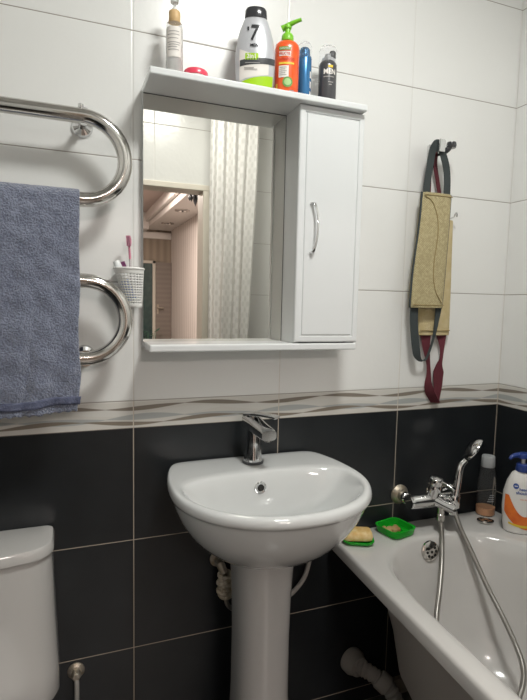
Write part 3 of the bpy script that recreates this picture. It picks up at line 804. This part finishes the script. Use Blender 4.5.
spo = build('spout', g, 'chrome', t, angle=60)
build('aerator', MB().lathe([(.011,0),(.011,-.010),(.009,-.011)], (tx_+.008,ty_-.083,-.009), n=24), 'chrome_soft', spo)
g = MB(); lp = [(tx_-.012,ty_+.02,.031),(tx_-.002,ty_-.002,.034),(tx_+.016,ty_-.030,.036),(tx_+.034,ty_-.058,.036),(tx_+.040,ty_-.068,.035)]
g.ribbon(smooth(lp,5), (1,.55,0), [.034-.012*(i/20) for i in range(21)], .0075)
g.lathe([(.017,0),(.017,.014)], (tx_-.004,ty_+.004,.019), n=28)
build('lever', g, 'chrome', t, bevel=.003)

# supply fittings behind the pedestal
t = thing('supply_valve', 'corroded wrapped supply valve on the wall left of the pedestal', 'valve', (.235,0,-.40))
g = MB().lathe([(.022,0),(.022,.004),(.014,.010)], (.228,-.0005,-.388), axis=(0,-1,0), n=24); build('flange', g, 'brass', t)
g = MB().tube([(.228,-.004,-.388),(.228,-.035,-.39),(.236,-.045,-.41)], .012, n=14); build('valve_body', g, 'brass', t)
g = MB()
for k in range(7):
    a = k*1.1; c = Vector((.238+.003*math.sin(a*2), -.045, -.415-.009*k))
    g.tube([c + Vector((.0155*math.cos(q), .0155*math.sin(q), .003*math.sin(q+a))) for q in [2*PI*i/14 for i in range(15)]], .0065, n=8)
build('tape_wrap', g, 'rag', t)
build('hose', MB().tube(smooth([(.238,-.045,-.46),(.245,-.05,-.50),(.275,-.04,-.52),(.30,-.04,-.45),(.30,-.04,-.30)],5), .006, n=10), 'hose', t)
hp_ = smooth([(.50,-.05,-.30),(.50,-.035,-.40),(.497,-.03,-.44),(.485,-.03,-.475),(.46,-.03,-.505),(.42,-.03,-.53),(.36,-.03,-.54)], 8)
solo('supply_hose', MB().tube(hp_, .0068, n=14), 'pvc', (.45,-.03,-.5), 'pale grey flexible hose curving down to the right of the pedestal', 'hose')

# ------------------------------------------------------------------ toilet cistern
t = thing('toilet', 'white ceramic toilet with rounded cistern at the lower left of the wall', 'toilet', (-.38, -.15, FL))
def cist(x0, x1, yb, yf, z, r=.045, bow=.028, n=10):
    """rounded-rectangle section: flat to the wall, softly bowed front"""
    p = []
    for (ccx, ccy, a0) in ((x1-r, yf+r, -PI/2), (x1-.02, yb-.02, 0), (x0+.02, yb-.02, PI/2), (x0+r, yf+r, PI)):
        rr_ = r if ccy < (yb+yf)/2 else .02
        for k in range(n+1):
            a = a0 + PI/2*k/n; p.append([ccx + rr_*math.cos(a), ccy + rr_*math.sin(a)])
    q = []
    for x_, y_ in p:
        u = (x_-x0)/(x1-x0)*2-1; f = max(0, (yb-y_)/(yb-yf)); q.append((x_, y_ - bow*(1-u*u)*f, z))
    # extra front points between last and first
    ext = []
    for k in range(1, 16):
        u = k/16; x_ = x0+r + (x1-x0-2*r)*u; uu = (x_-x0)/(x1-x0)*2-1
        ext.append((x_, yf - bow*(1-uu*uu), z))
    return q + ext
x0, x1 = -.570, -.1915
lidr = [cist(x0+.006,x1-.006,-.003,-.119,-.2575), cist(x0,x1,-.001,-.125,-.2545), cist(x0,x1,-.001,-.125,-.238), cist(x0+.003,x1-.003,-.003,-.121,-.2305), cist(x0+.012,x1-.012,-.012,-.111,-.2285)]
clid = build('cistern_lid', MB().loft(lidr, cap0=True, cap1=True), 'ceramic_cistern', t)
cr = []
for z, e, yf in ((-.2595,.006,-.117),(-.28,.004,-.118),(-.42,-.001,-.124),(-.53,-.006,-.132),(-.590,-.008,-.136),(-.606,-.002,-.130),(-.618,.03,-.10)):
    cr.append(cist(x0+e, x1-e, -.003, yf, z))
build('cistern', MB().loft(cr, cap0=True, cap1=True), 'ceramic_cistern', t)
build('flush_button', MB().lathe([(.024,0),(.024,.004),(.020,.0055),(.001,.0055)], (-.330,-.062,-.2285)), 'chrome', clid)
br = []
for z, a_, yf, yb in ((FL,.12,-.42,-.02),(-.80,.115,-.42,-.02),(-.70,.145,-.52,-.02),(-.64,.17,-.58,-.02),(-.625,.185,-.62,-.01),(-.61,.185,-.62,-.01)):
    yc = -.30; r = []
    for i in range(48):
        a = 2*PI*i/48; c, s_ = math.cos(a), math.sin(a)
        y_ = yc + s_*(yc-yf if s_ < 0 else yb-yc); r.append((-.38 + a_*math.copysign(abs(c)**.7, c), y_, z))
    br.append(r)
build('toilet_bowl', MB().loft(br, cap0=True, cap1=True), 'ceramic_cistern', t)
sr = []
for z, e in ((-.608,0),(-.600,.006),(-.585,.006),(-.575,-.004)):
    sr.append([(-.38 + (.185+e)*math.copysign(abs(math.cos(a))**.8, math.cos(a)), -.385 + (.235+e)*math.sin(a), z) for a in [2*PI*i/48 for i in range(48)]])
build('seat_lid', MB().loft(sr, cap0=True, cap1=True), 'plastic', t)
# angle valve + hose by the cistern
t = thing('angle_valve', 'round brass wall fitting with a hose, right of the toilet cistern', 'valve', (-.146, -.02, -.628))
build('flange', MB().lathe([(.021,0),(.021,.004),(.015,.009),(.012,.010)], (-.146,-.0005,-.628), axis=(0,-1,0), n=28), 'brass', t)
build('nut', MB().lathe([(.011,.008),(.012,.010),(.012,.026),(.009,.03)], (-.146,-.0005,-.628), axis=(0,-1,0), n=6), 'brass', t)
build('hose', MB().tube(smooth([(-.146,-.022,-.628),(-.145,-.028,-.65),(-.146,-.03,-.70),(-.152,-.03,-.78),(-.17,-.035,-.86),(-.21,-.05,-.88)],6), .0062, n=12), 'pvc', t)

# ------------------------------------------------------------------ bathtub
ZR = -.365; ZBOT = -.745
def lerp(a, b, s): return a + (b-a)*s
XO_L = lambda y: .585 + .165*max(y, -.85) if y > -.85 else .585 - .140   # outer left edge
def xl(y): return .573 + .048*y
def rr_path(x0f, x1, y0, y1, r0, r1, n=10, side=14):
    """closed outline, left side may slant; corners r0 (wall end) r1 (foot end)"""
    p = []
    def corner(ccx, ccy, r, a0):
        for k in range(n+1):
            a = a0 + PI/2*k/n; p.append((ccx + r*math.cos(a), ccy + r*math.sin(a)))
    corner(x1-r0, y0-r0, r0, 0)
    corner(x0f(y0)+r0, y0-r0, r0, PI/2)
    for k in range(1, side):
        y_ = lerp(y0-r0, y1+r1, k/side); p.append((x0f(y_), y_))
    corner(x0f(y1)+r1, y1+r1, r1, PI)
    corner(x1-r1, y1+r1, r1, -PI/2)
    for k in range(1, side):
        p.append((x1, lerp(y1+r1, y0-r0, k/side)))
    return p
XRR = XR - .002
def T(path, z): return [(x_, y_, z) for x_, y_ in path]
O = lambda e, r=.02: rr_path(lambda y: xl(y)+e, XRR-e, -.002-e, YF+.02+e, r, r)
def I(e, r0=.21, r1=.2, ye=0., yb=0.): return rr_path(lambda y: xl(y)+.056+e, 1.112-e, -.114-e-ye, YF+.115+e+yb, r0, r1)
t = thing('bathtub', 'white enamel bathtub along the right wall with an exposed outer shell', 'bathtub', (.85, -.8, FL))
tr = [T(O(.004), ZR-.038), T(O(.0), ZR-.036), T(O(.0), ZR-.010), T(O(.0025), ZR-.003), T(O(.009), ZR),
      T(I(-.012), ZR), T(I(-.003), ZR-.003), T(I(.004), ZR-.012), T(I(.012,ye=.004,yb=.02), ZR-.05), T(I(.030,ye=.016,yb=.07), ZR-.17), T(I(.050,.17,.18,.03,.13), ZR-.28),
      T(I(.075,.15,.16,.045,.19), ZR-.34), T(I(.11,.12,.14,.06,.23), ZR-.372), T(I(.17,.09,.10,.07,.26), ZR-.38)]
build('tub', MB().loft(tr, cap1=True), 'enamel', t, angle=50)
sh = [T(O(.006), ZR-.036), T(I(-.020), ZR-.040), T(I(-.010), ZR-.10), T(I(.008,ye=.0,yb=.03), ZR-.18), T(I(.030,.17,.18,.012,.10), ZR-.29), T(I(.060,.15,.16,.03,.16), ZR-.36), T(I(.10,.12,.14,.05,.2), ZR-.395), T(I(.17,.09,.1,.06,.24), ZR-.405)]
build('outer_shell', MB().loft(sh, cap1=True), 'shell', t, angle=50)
for x_, y_ in ((.66,-.32),(1.0,-.32),(.64,-1.2),(1.0,-1.2)):
    build('leg', MB().lathe([(.024,0),(.024,.012),(.012,.02),(.012,.20)], (x_,y_,FL), n=20), 'steel', t)
# overflow in the tub's end
oc = Vector((.852,-.128,-.405)); on_ = Vector((-.02,-1,.16)).normalized()
opl = build('overflow_plate', MB().lathe([(.001,.012),(.022,.011),(.030,.006),(.031,.0)], oc, axis=tuple(on_), n=36), 'steel', t)
q = Vector((0,0,1)).rotation_difference(on_).to_matrix(); g = MB()
for k in range(9):
    a = 2*PI*k/8; r = .0155 if k < 8 else 0
    g.lathe([(.0042,.0006),(.0001,.0006)], oc + q @ Vector((r*math.cos(a), r*math.sin(a), .0115)), axis=tuple(on_), n=12, cap=False)
build('overflow_hole', g, 'dark', opl)

# bath mixer
t = thing('bath_mixer', 'chrome wall-mounted bath and shower mixer above the bathtub', 'tap', (.90, -.03, -.27))
for x_ in (.827, .977):
    build('wall_flange', MB().lathe([(.031,0),(.031,.004),(.024,.012),(.019,.016),(.017,.016),(.016,.030)], (x_,-.0005,-.272), axis=(0,-1,0), n=36), 'brass', t)
    build('inlet_nut', MB().lathe([(.0165,.022),(.0175,.024),(.0175,.040),(.014,.044),(.014,.062)], (x_,-.0005,-.272), axis=(0,-1,0), n=24), 'chrome', t)
g = MB().tube(smooth([(.812,-.072,-.272),(.83,-.072,-.272),(.90,-.075,-.272),(.97,-.072,-.272),(.992,-.072,-.272)],5), lambda s: .0185+.004*math.sin(PI*s), n=28)
build('body', g, 'chrome', t)
g = MB().lathe([(.021,0),(.022,.01),(.023,.030),(.021,.040),(.019,.045)], (.895,-.074,-.262), axis=(0,-.25,1), n=32)
build('cartridge', g, 'chrome', t)
g = MB().lathe([(.020,0),(.0225,.003),(.0225,.016),(.019,.024),(.001,.027)], (.895,-.085,-.218), axis=(0,-.25,1), n=32)
g.ribbon(smooth([(.897,-.090,-.203),(.912,-.115,-.208),(.925,-.140,-.222)],5), (1,.6,0), .018, .007)
build('lever', g, 'chrome', t, bevel=.002)
g = MB(); spp = smooth([(.900,-.085,-.270),(.912,-.10,-.277),(.926,-.118,-.284),(.935,-.130,-.288)],5)
g.tube(spp, lambda s: .017-.003*s, n=20); g.lathe([(.0125,0),(.0125,-.012)], (.933,-.125,-.290), n=24)
build('spout', g, 'chrome', t)
g = MB().lathe([(.0115,0),(.0115,-.02),(.0135,-.022),(.0135,-.040),(.009,-.044)], (.905,-.105,-.285), n=24)
build('hose_outlet', g, 'chrome_soft', t)
g = MB().tube([(.935,-.080,-.268),(.952,-.100,-.268)], .009, n=14); g.lathe([(.0165,-.018),(.0175,-.016),(.0155,.018),(.0145,.02)], (.955,-.105,-.272), axis=(.02,.0,1), n=24)
build('handset_cradle', g, 'chrome', t)
# handset
t = thing('shower_handset', 'chrome hand shower upright in the cradle of the bath mixer', 'shower head', (.955,-.105,-.29))
g = MB(); hs = smooth([(.952,-.106,-.300),(.957,-.104,-.262),(.965,-.102,-.220),(.969,-.102,-.185),(.975,-.103,-.162),(.990,-.105,-.146)],6)
g.tube(hs, lambda s: .0095+.0035*math.sin(PI*min(1, s*1.1)), n=18); build('handle', g, 'chrome', t)
hc = Vector((1.016,-.108,-.112)); ax = Vector((.60,-.50,-.52)).normalized()
g = MB().lathe([(.001,-.019),(.016,-.018),(.030,-.012),(.0385,-.003),(.040,.003),(.038,.006)], hc, axis=tuple(ax), n=40); hd = build('head', g, 'chrome', t)
g = MB().lathe([(.0375,.0062),(.034,.0075),(.001,.008)], hc, axis=tuple(ax), n=40); build('spray_face', g, 'chrome_soft', hd)
# hose
hz = smooth([(.905,-.105,-.322),(.900,-.122,-.37),(.872,-.160,-.43),(.830,-.205,-.485),(.790,-.245,-.53),(.755,-.29,-.60),(.745,-.34,-.68),(.78,-.40,-.722),(.84,-.43,-.715),(.895,-.428,-.675),
             (.935,-.412,-.640),(.955,-.390,-.612),(.968,-.355,-.585),(.973,-.305,-.540),(.974,-.24,-.483),(.968,-.170,-.400),(.963,-.13,-.350),(.956,-.107,-.300)], 9)
t = thing('shower_hose', 'ribbed steel shower hose looping down into the bathtub from the mixer', 'hose', (.905,-.2,-.5))
# ribbed radius
n_ = len(hz)
dense = smooth(hz, 3)
hs_ = build('hose', MB().tube(dense, .0072, n=16), 'hose', t)
g = MB()
L = len(dense)
for i in range(0, L-1, 2):
    p = dense[i]; d_ = (dense[i+1]-p).normalized()
    g.lathe([(.0070,-.0014),(.0079,0),(.0070,.0014)], p, axis=tuple(d_), n=12, cap=False)
build('ribs', g, 'hose', hs_)

# ------------------------------------------------------------------ things on the bath rim
ZRm = ZR + .0005
def dish(cxd, cyd, w_, d__, h, rot, label, grp=None):
    t = thing('soap_dish', label, 'soap dish', (cxd, cyd, ZRm)); c, s_ = math.cos(rot), math.sin(rot)
    def rq(e, z, r=.022):
        p = []
        for (sx_, sy_, a0) in ((1,1,0),(-1,1,PI/2),(-1,-1,PI),(1,-1,-PI/2)):
            for k in range(8):
                a = a0+PI/2*k/7; x_ = sx_*(w_/2-e-r)+r*math.cos(a); y_ = sy_*(d__/2-e-r)+r*math.sin(a)
                p.append((cxd+x_*c-y_*s_, cyd+x_*s_+y_*c, ZRm+z))
        return p
    build('tray', MB().loft([rq(.010,0,.016), rq(.004,.004), rq(0,h), rq(.0025,h+.0008), rq(.006,h-.001), rq(.009,.006,.018), rq(.016,.005,.012)], cap0=True, cap1=True), 'green_tray', t)
    g = MB()
    for k in (-1, 0, 1):
        a = Vector((cxd + k*w_*.2*c, cyd + k*w_*.2*s_, ZRm+.007)); dv = Vector((-s_, c, 0))*d__*.26
        g.tube([a-dv, a+dv], .0018, n=8)
    build('rib', g, 'green_tray', t); return t
dish(.772, -.064, .098, .096, .024, .22, 'square green translucent soap dish with soap remains, under the bath mixer')
dish(.630, -.082, .092, .070, .012, -.45, 'green soap dish under the yellow soap bar at the bathtub corner')
g = MB(); 
for k,(dx,dy,rx) in enumerate(((-.012,.0,.016),(.004,-.006,.018),(-.026,.010,.008),(.012,.006,.010))):
    g.lathe([(rx,0),(rx*.95,.006),(rx*.6,.010),(.001,.011)], (.770+dx,-.056+dy,ZRm+.0065), n=20, sy=.7)
solo('soap_remains', g, 'soap_rest', (.770,-.056,ZRm+.006), 'brown-beige soap remains in the square green dish', 'soap')
c, s_ = math.cos(-.35), math.sin(-.35); rg = []
for z, e in ((0,.006),(.003,.001),(.012,-.001),(.022,.001),(.027,.004),(.029,.012)):
    r = []
    for i in range(40):
        a = 2*PI*i/40; x_ = (.043-e)*math.copysign(abs(math.cos(a))**.4, math.cos(a)); y_ = (.025-e)*math.copysign(abs(math.sin(a))**.4, math.sin(a))
        r.append((.628+x_*c-y_*s_, -.080+x_*s_+y_*c, ZRm+.010+z + .05*x_*0))
    rg.append(r)
solo('soap_bar', MB().loft(rg, cap0=True, cap1=True), 'soap', (.632,-.080,ZRm+.009), 'worn yellow-beige soap bar on the green dish beside the washbasin', 'soap')
# metal disc
solo('metal_stopper', MB().lathe([(.022,0),(.027,.002),(.027,.006),(.021,.009),(.018,.0065),(.010,.006),(.004,.007),(.001,.007)], (1.100,-.090,ZRm), n=36, sy=.9), 'steel', (1.100,-.090,ZRm), 'round steel drain stopper lying on the bathtub rim', 'stopper')
# clear bottle
x, y = 1.150, -.037
t = thing('shower_gel_bottle', 'nearly empty clear bottle with frosted cap in the bathtub corner', 'bottle', (x, y, ZRm))
build('body', MB().lathe([(.027,0),(.030,.003),(.0305,.08),(.0275,.125),(.0225,.158),(.0205,.165)], (x,y,ZRm), n=36), 'clear_plastic', t)
build('gel', MB().lathe([(.0275,.002),(.0285,.004),(.0285,.026)], (x,y,ZRm), n=36), 'gel', t)
build('cap', MB().lathe([(.0210,.163),(.0225,.165),(.0210,.197),(.0195,.200),(.001,.201)], (x,y,ZRm), n=36), 'cap_frost', t)
w = wrap(x,y,ZRm,.0303,1,-PI/2-.5)
build('label', grid_patch(-.016,.010,.075,.115,w,6,3), 'label_soft', t) if False else None
g = MB()
for k in range(4):
    q = grid_patch(-.004+.002*k,.018,.052+.007*k,.0545+.007*k,w,6,1); g.add(q.v,q.f)
prints('small_print', g, 'cap_frost', t)
# pump shampoo
x, y = 1.150, -.176
F2 = -PI/2 - .62
rt2 = F2 + PI/2
t = thing('pump_shampoo_bottle', 'white pump shampoo bottle with blue pump and orange label band, right end of bathtub rim', 'bottle', (x, y, ZRm))
prof3 = [(.040,0),(.0455,.003),(.050,.03),(.0535,.080),(.0515,.125),(.043,.160),(.030,.186),(.020,.193)]
build('body', MB().lathe(prof3, (x,y,ZRm), n=48, sy=.62, rot=rt2), 'bottle_white', t)
def W3(l=.0008):
    def f(u, v):
        r = None
        for (r0,z0),(r1,z1) in zip(prof3, prof3[1:]):
            if v <= z1: r = r0+(r1-r0)*max(0,v-z0)/(z1-z0); break
        if r is None: r = prof3[-1][0]
        a = max(-1.45, min(1.45, u/r)); s_, c_ = math.sin(a), math.cos(a)
        ux, uy = math.cos(rt2), math.sin(rt2); fx, fy = math.sin(rt2), -math.cos(rt2)
        return (x + ux*s_*(r+l) + fx*c_*(r*.62+l), y + uy*s_*(r+l) + fy*c_*(r*.62+l), ZRm+v)
    return f
w = W3()
build('orange_swoosh', curved(-.060,.060, lambda s: .066-.050*math.sin(min(1,s*1.5)*PI/2)+.010*max(0,s-.6), lambda s: .120-.062*math.sin(min(1,max(0,(s-.14))*2.4)*PI/2), w, 30), 'label_orange', t)
build('swoosh_highlight', curved(-.040,.058, lambda s: .030-.008*math.sin(s*PI), lambda s: .036-.006*math.sin(s*PI), W3(.0012), 24, 2), 'label_yellow', t)
em = build('emblem', discm(-.022,.150,.0085,W3(.0014)), 'label_blue', t)
build('emblem_wave', grid_patch(-.026,-.017,.149,.1513,W3(.002),6,1), 'label_white', em)
w = W3(.0014)
lettering('head &', .0125, lambda u,v: w(u+.005, v+.142), 'label_blue', t, bold=.0003)
lettering('shoulders', .0130, lambda u,v: w(u+.004, v+.131), 'label_blue', t, bold=.0003)
lettering('anti-dandruff', .0068, lambda u,v: w(u+.008, v+.112), 'label_orange', t)
build('pump_collar', MB().lathe([(.0205,.192),(.0215,.194),(.020,.213),(.0165,.216)], (x,y,ZRm), n=32), 'blue_dark', t)
build('pump_stem', MB().lathe([(.0055,.215),(.0055,.234)], (x,y,ZRm), n=16), 'plastic', t)
g = MB().lathe([(.018,.233),(.019,.235),(.019,.243),(.015,.249),(.001,.250)], (x,y,ZRm), n=32, sy=.8)
g.tube(smooth([(x,y,ZRm+.242),(x-.024,y+.004,ZRm+.243),(x-.040,y+.007,ZRm+.239),(x-.048,y+.008,ZRm+.231)],5), lambda s: .009-.0045*s, n=12)
build('pump_head', g, 'blue_dark', t)

# ------------------------------------------------------------------ drain pipe under the basin/tub
t = thing('drain_pipe', 'grey corrugated plastic drain pipe entering the wall below the bathtub corner', 'pipe', (.68,-.03,-.80))
build('wall_collar', MB().lathe([(.040,0),(.040,.02),(.034,.030),(.030,.045)], (.672,-.0005,-.795), axis=(.15,-1,0), n=32), 'pvc', t)
dp = smooth([(.674,-.03,-.795),(.70,-.065,-.800),(.735,-.10,-.823),(.755,-.13,-.86),(.765,-.16,-.905),(.79,-.20,-.925),(.84,-.25,-.925)], 14)
g = MB(); n_ = len(dp)
g.tube(dp, lambda s: .023 + .0022*math.sin(s*n_*1.6), n=20); build('corrugated_hose', g, 'pvc', t)
build('coupling', MB().lathe([(.027,-.018),(.030,-.014),(.030,.014),(.027,.018)], dp[26], axis=tuple((dp[28]-dp[24]).normalized()), n=24), 'pvc', t)

# ------------------------------------------------------------------ hook, scrubbers
t = thing('wall_hook', 'chrome robe hook on the tiles holding two back scrubbers', 'hook', (.905,-.01,.78))
build('base', MB().box((.868,-.012,.772), (.905,-.0005,.812)), 'chrome', t, sm=False, bevel=.004)
g = MB().box((.866,-.058,.778), (.886,-.010,.800)).box((.866,-.062,.778), (.888,-.054,.814))
build('prong', g, 'chrome', t, sm=False, bevel=.003)
g = MB().tube(smooth([(.890,-.010,.786),(.898,-.035,.784),(.905,-.050,.790),(.912,-.055,.803)],5), .0085, n=16); g.lathe([(.001,0),(.013,.001),(.015,.008),(.013,.017),(.001,.018)], (.914,-.055,.793), n=24)
build('prong', g, 'blackcap', t)
def pad(x_, z_, wl, wr, y_): pass
# back scrubber: yellow loofah with dark red straps
t = thing('back_scrubber', 'pale yellow loofah back scrubber with dark red straps, hanging behind the sisal one', 'scrubber', (.92,-.02,.42))
def padmesh(rows, y0, th, nx=14, bulge=.006):
    R0 = []
    for (xa, xb, z) in rows:
        fr_, bk = [], []
        for i in range(nx+1):
            u = i/nx; e = (4*u*(1-u))**.3
            fr_.append((xa+(xb-xa)*u, y0-th/2-(bulge*e), z)); bk.append((xa+(xb-xa)*u, y0+th/2, z))
        R0.append(fr_ + bk[::-1])
    return MB().loft(R0, cap0=True, cap1=True)
rows = [(.862,.965,.592),(.862,.966,.585),(.862,.968,.50),(.860,.971,.40),(.858,.973,.30),(.855,.974,.243),(.856,.973,.236)]
lpad = build('loofah_pad', padmesh(rows, -.014, .012), 'sponge', t, bevel=.002)
g = MB(); g.tube([(.857,-.027,.252),(.915,-.028,.250),(.969,-.027,.252)], .0016, n=6); build('seam', g, 'stitch', lpad)
g = MB().ribbon(smooth([(.878,-.014,.592),(.872,-.016,.65),(.868,-.020,.72),(.862,-.030,.780),(.864,-.036,.797),(.872,-.036,.804),(.882,-.034,.795),(.886,-.02,.76),(.905,-.014,.70),(.918,-.012,.65),(.920,-.012,.592)],5), (1,.25,0), .017, .0022)
build('strap', g, 'strap_red', t, label='dark red upper strap loop')
Lp = smooth([(.886,-.016,.240),(.889,-.018,.20),(.895,-.020,.165),(.900,-.020,.14),(.903,-.02,.11),(.903,-.02,.085),(.912,-.020,.055),(.936,-.018,.022)],6)
wl = [.034-.022*math.sin(PI*min(1,i/(len(Lp)-1)*1.15)) for i in range(len(Lp))]
g = MB().ribbon(Lp, [(math.cos(.3+.9*i/len(Lp)), -math.sin(.3+.8*i/len(Lp)), .0) for i in range(len(Lp))], wl, .0022)
Lq = smooth([(.948,-.014,.240),(.950,-.018,.20),(.948,-.020,.165),(.943,-.018,.14),(.943,-.016,.11),(.944,-.016,.08),(.942,-.016,.05),(.940,-.016,.020)],6)
wq = [.034-.024*math.sin(PI*min(1,i/(len(Lq)-1)*1.9)) if i < len(Lq)*.53 else .034-.016*(i/(len(Lq)-1)-.53)/.47 for i in range(len(Lq))]
g2 = MB().ribbon(Lq, [(math.cos(.2+.3*i/len(Lq)), -.3, .0) for i in range(len(Lq))], wq, .0022)
build('strap', g, 'strap_red', t, label='twisted dark red left strap'); build('strap', g2, 'strap_red', t, label='twisted dark red right strap')
t = thing('back_scrubber', 'tan sisal back scrubber with grey-green straps and stitched curve, hanging in front', 'scrubber', (.88,-.035,.5))
rows = [(.828,.930,.661),(.827,.931,.653),(.825,.930,.60),(.820,.928,.54),(.813,.926,.48),(.807,.924,.42),(.804,.921,.36),(.803,.919,.328),(.804,.918,.321)]
spad = build('sisal_pad', padmesh(rows, -.040, .013, bulge=.008), 'sisal', t, bevel=.0015)
g = MB()
lf = [(r[0]-.001, -.043, r[2]) for r in rows]; rt_ = [(r[1]+.001, -.043, r[2]) for r in rows]
g.tube(smooth(lf,3), .0035, n=8); g.tube(smooth(rt_,3), .0022, n=8)
build('binding', g, 'strap_grey', spad)
g = MB(); g.tube([(.828,-.054,.653),(.88,-.0555,.653),(.930,-.054,.653)], .0012, n=6); g.tube([(.804,-.054,.330),(.86,-.0555,.329),(.919,-.054,.330)], .0012, n=6)
cs = smooth([(.832,-.0545,.648),(.856,-.055,.634),(.875,-.0553,.596),(.882,-.0553,.552),(.879,-.0553,.508),(.873,-.0553,.458),(.874,-.0553,.41),(.886,-.055,.368),(.910,-.0545,.336)],6)
g.tube(cs, .0014, n=6)
build('stitching', g, 'stitch', spad)
g = MB().ribbon(smooth([(.842,-.042,.658),(.845,-.042,.70),(.852,-.042,.745),(.853,-.046,.778),(.858,-.050,.795),(.868,-.050,.802),(.880,-.048,.793),(.896,-.048,.765),(.909,-.045,.735),(.915,-.044,.70),(.917,-.043,.658)],5), (1,.1,0), .025, .0024)
build('strap', g, 'strap_grey', t, label='grey-green upper strap loop')
Ls = smooth([(.821,-.040,.326),(.822,-.040,.28),(.829,-.040,.23),(.839,-.038,.185),(.852,-.034,.165),(.868,-.030,.158),(.884,-.028,.165),(.897,-.030,.20),(.905,-.034,.24),(.909,-.038,.29),(.911,-.040,.326)],6)
n_ = len(Ls); wd = [.026 if i < n_*.3 else max(.007, .026-.040*min(1,(i/n_-.3)*3)) if i < n_*.75 else .007+.015*(i/n_-.75)*4 for i in range(n_)]
g = MB().ribbon(Ls, [(math.cos(.1), -.1, .25) if i < n_*.5 else (1,-.2,.1) for i in range(n_)], wd, .0024)
build('strap', g, 'strap_grey', t, label='grey-green lower strap loop')
# tiny wire hook
g = MB().tube(smooth([(.966,-.001,.600),(.966,-.02,.602),(.962,-.030,.606),(.964,-.032,.613),(.970,-.030,.612),(.973,-.027,.603)],5), .0022, n=8)
solo('wire_hook', g, 'chrome', (.966,-.001,.60), 'tiny metal wire hook on the wall just right of the scrubbers', 'hook')

# ------------------------------------------------------------------ shower curtain (seen in the mirror)
t = thing('shower_curtain', 'white patterned shower curtain gathered at the foot of the bathtub, seen in the mirror', 'curtain', (.70,-1.42,-.33))
g = MB(); NXc, NZc = 150, 40; vs = []; uvs = []; al = [0]
path = []
for i in range(NXc+1):
    u = i/NXc; path.append((u, .016*math.sin(u*2*PI*4.5+.4) + .012*math.sin(u*2*PI*2.3)))
arcl = 0
for i in range(NXc+1):
    if i: arcl += math.hypot((path[i][0]-path[i-1][0])*.27, (path[i][1]-path[i-1][1])*1.6)
    al.append(arcl)
for j in range(NZc+1):
    k = j/NZc; z = lerp(-.33, 1.40, k)
    for i in range(NXc+1):
        u, dy = path[i]; xa = lerp(.555, .560, k); xb = lerp(.775, .835, k)
        vs.append((lerp(xa, xb, u), -1.42 + dy*(.8+.3*(1-k)) + .008*math.sin(k*7+u*9), z)); uvs.append((al[i+1]/.030, z/.030))
g.add(vs, [(j*(NXc+1)+i, j*(NXc+1)+i+1, (j+1)*(NXc+1)+i+1, (j+1)*(NXc+1)+i) for j in range(NZc) for i in range(NXc)]); g.uv = uvs
build('fabric', g, 'curtain', t)
for k in range(6):
    x_ = .58 + .045*k
    build('curtain_ring', MB().tube([(x_, -1.42 + .016*math.cos(a), 1.415+.018*math.sin(a)) for a in [2*PI*i/20 for i in range(21)]], .002, n=8), 'plastic', t)
g = MB().tube([(.50,-1.42,1.42),(XR-.001,-1.42,1.42)], .011, n=16)
solo('curtain_rod', g, 'chrome', (.85,-1.42,1.42), 'chrome curtain rod across the foot of the bathtub', 'rod')

# ------------------------------------------------------------------ lights
def area(name, loc, tgt, size, power, col, shape='DISK'):
    l = bpy.data.lights.new(name, 'AREA'); l.shape = shape; l.size = size; l.energy = power; l.color = col
    o = bpy.data.objects.new(name, l); COL.objects.link(o); o.location = loc
    o.rotation_euler = (Vector(tgt)-Vector(loc)).to_track_quat('-Z', 'Y').to_euler(); return o
area('ceiling_light_source', (.42,-.9,1.53), (.42,-.9,0), .30, 18.0, (.985, .995, .955))
area('hall_light_source', (.3,-4.2,1.5), (.3,-4.2,0), .7, 70, (1, .89, .83))
area('hall_light_source', (.2,-2.3,1.5), (.9,-2.8,0), .4, 22, (1, .91, .87))
w_ = bpy.data.worlds.new('World'); S.world = w_; w_.use_nodes = True
w_.node_tree.nodes['Background'].inputs[0].default_value = (.5,.5,.5,1); w_.node_tree.nodes['Background'].inputs[1].default_value = .05

# ------------------------------------------------------------------ camera
yaw, pitch, roll = .36655, -.09266, .02159
f = Vector((math.sin(yaw)*math.cos(pitch), math.cos(yaw)*math.cos(pitch), math.sin(pitch)))
r0 = Vector((math.cos(yaw), -math.sin(yaw), 0)); u0 = r0.cross(f)
r = r0*math.cos(roll) + u0*math.sin(roll); u = -r0*math.sin(roll) + u0*math.cos(roll)
cd = bpy.data.cameras.new('camera'); cam = bpy.data.objects.new('camera', cd); COL.objects.link(cam)
cam.matrix_world = Matrix(((r.x,u.x,-f.x,-.15769),(r.y,u.y,-f.y,-1.33094),(r.z,u.z,-f.z,.32785),(0,0,0,1)))
cd.sensor_fit = 'VERTICAL'; cd.sensor_height = 24; cd.lens = 515/700*24; cd.clip_start = .02
S.camera = cam

# lift the whole place so that the floor is at z = 0
for o in list(COL.objects):
    if o.parent is None: o.location.z += FZ
S.view_settings.view_transform = 'Standard'; S.view_settings.look = 'None'; S.view_settings.exposure = 0.0; S.view_settings.gamma = 1.0
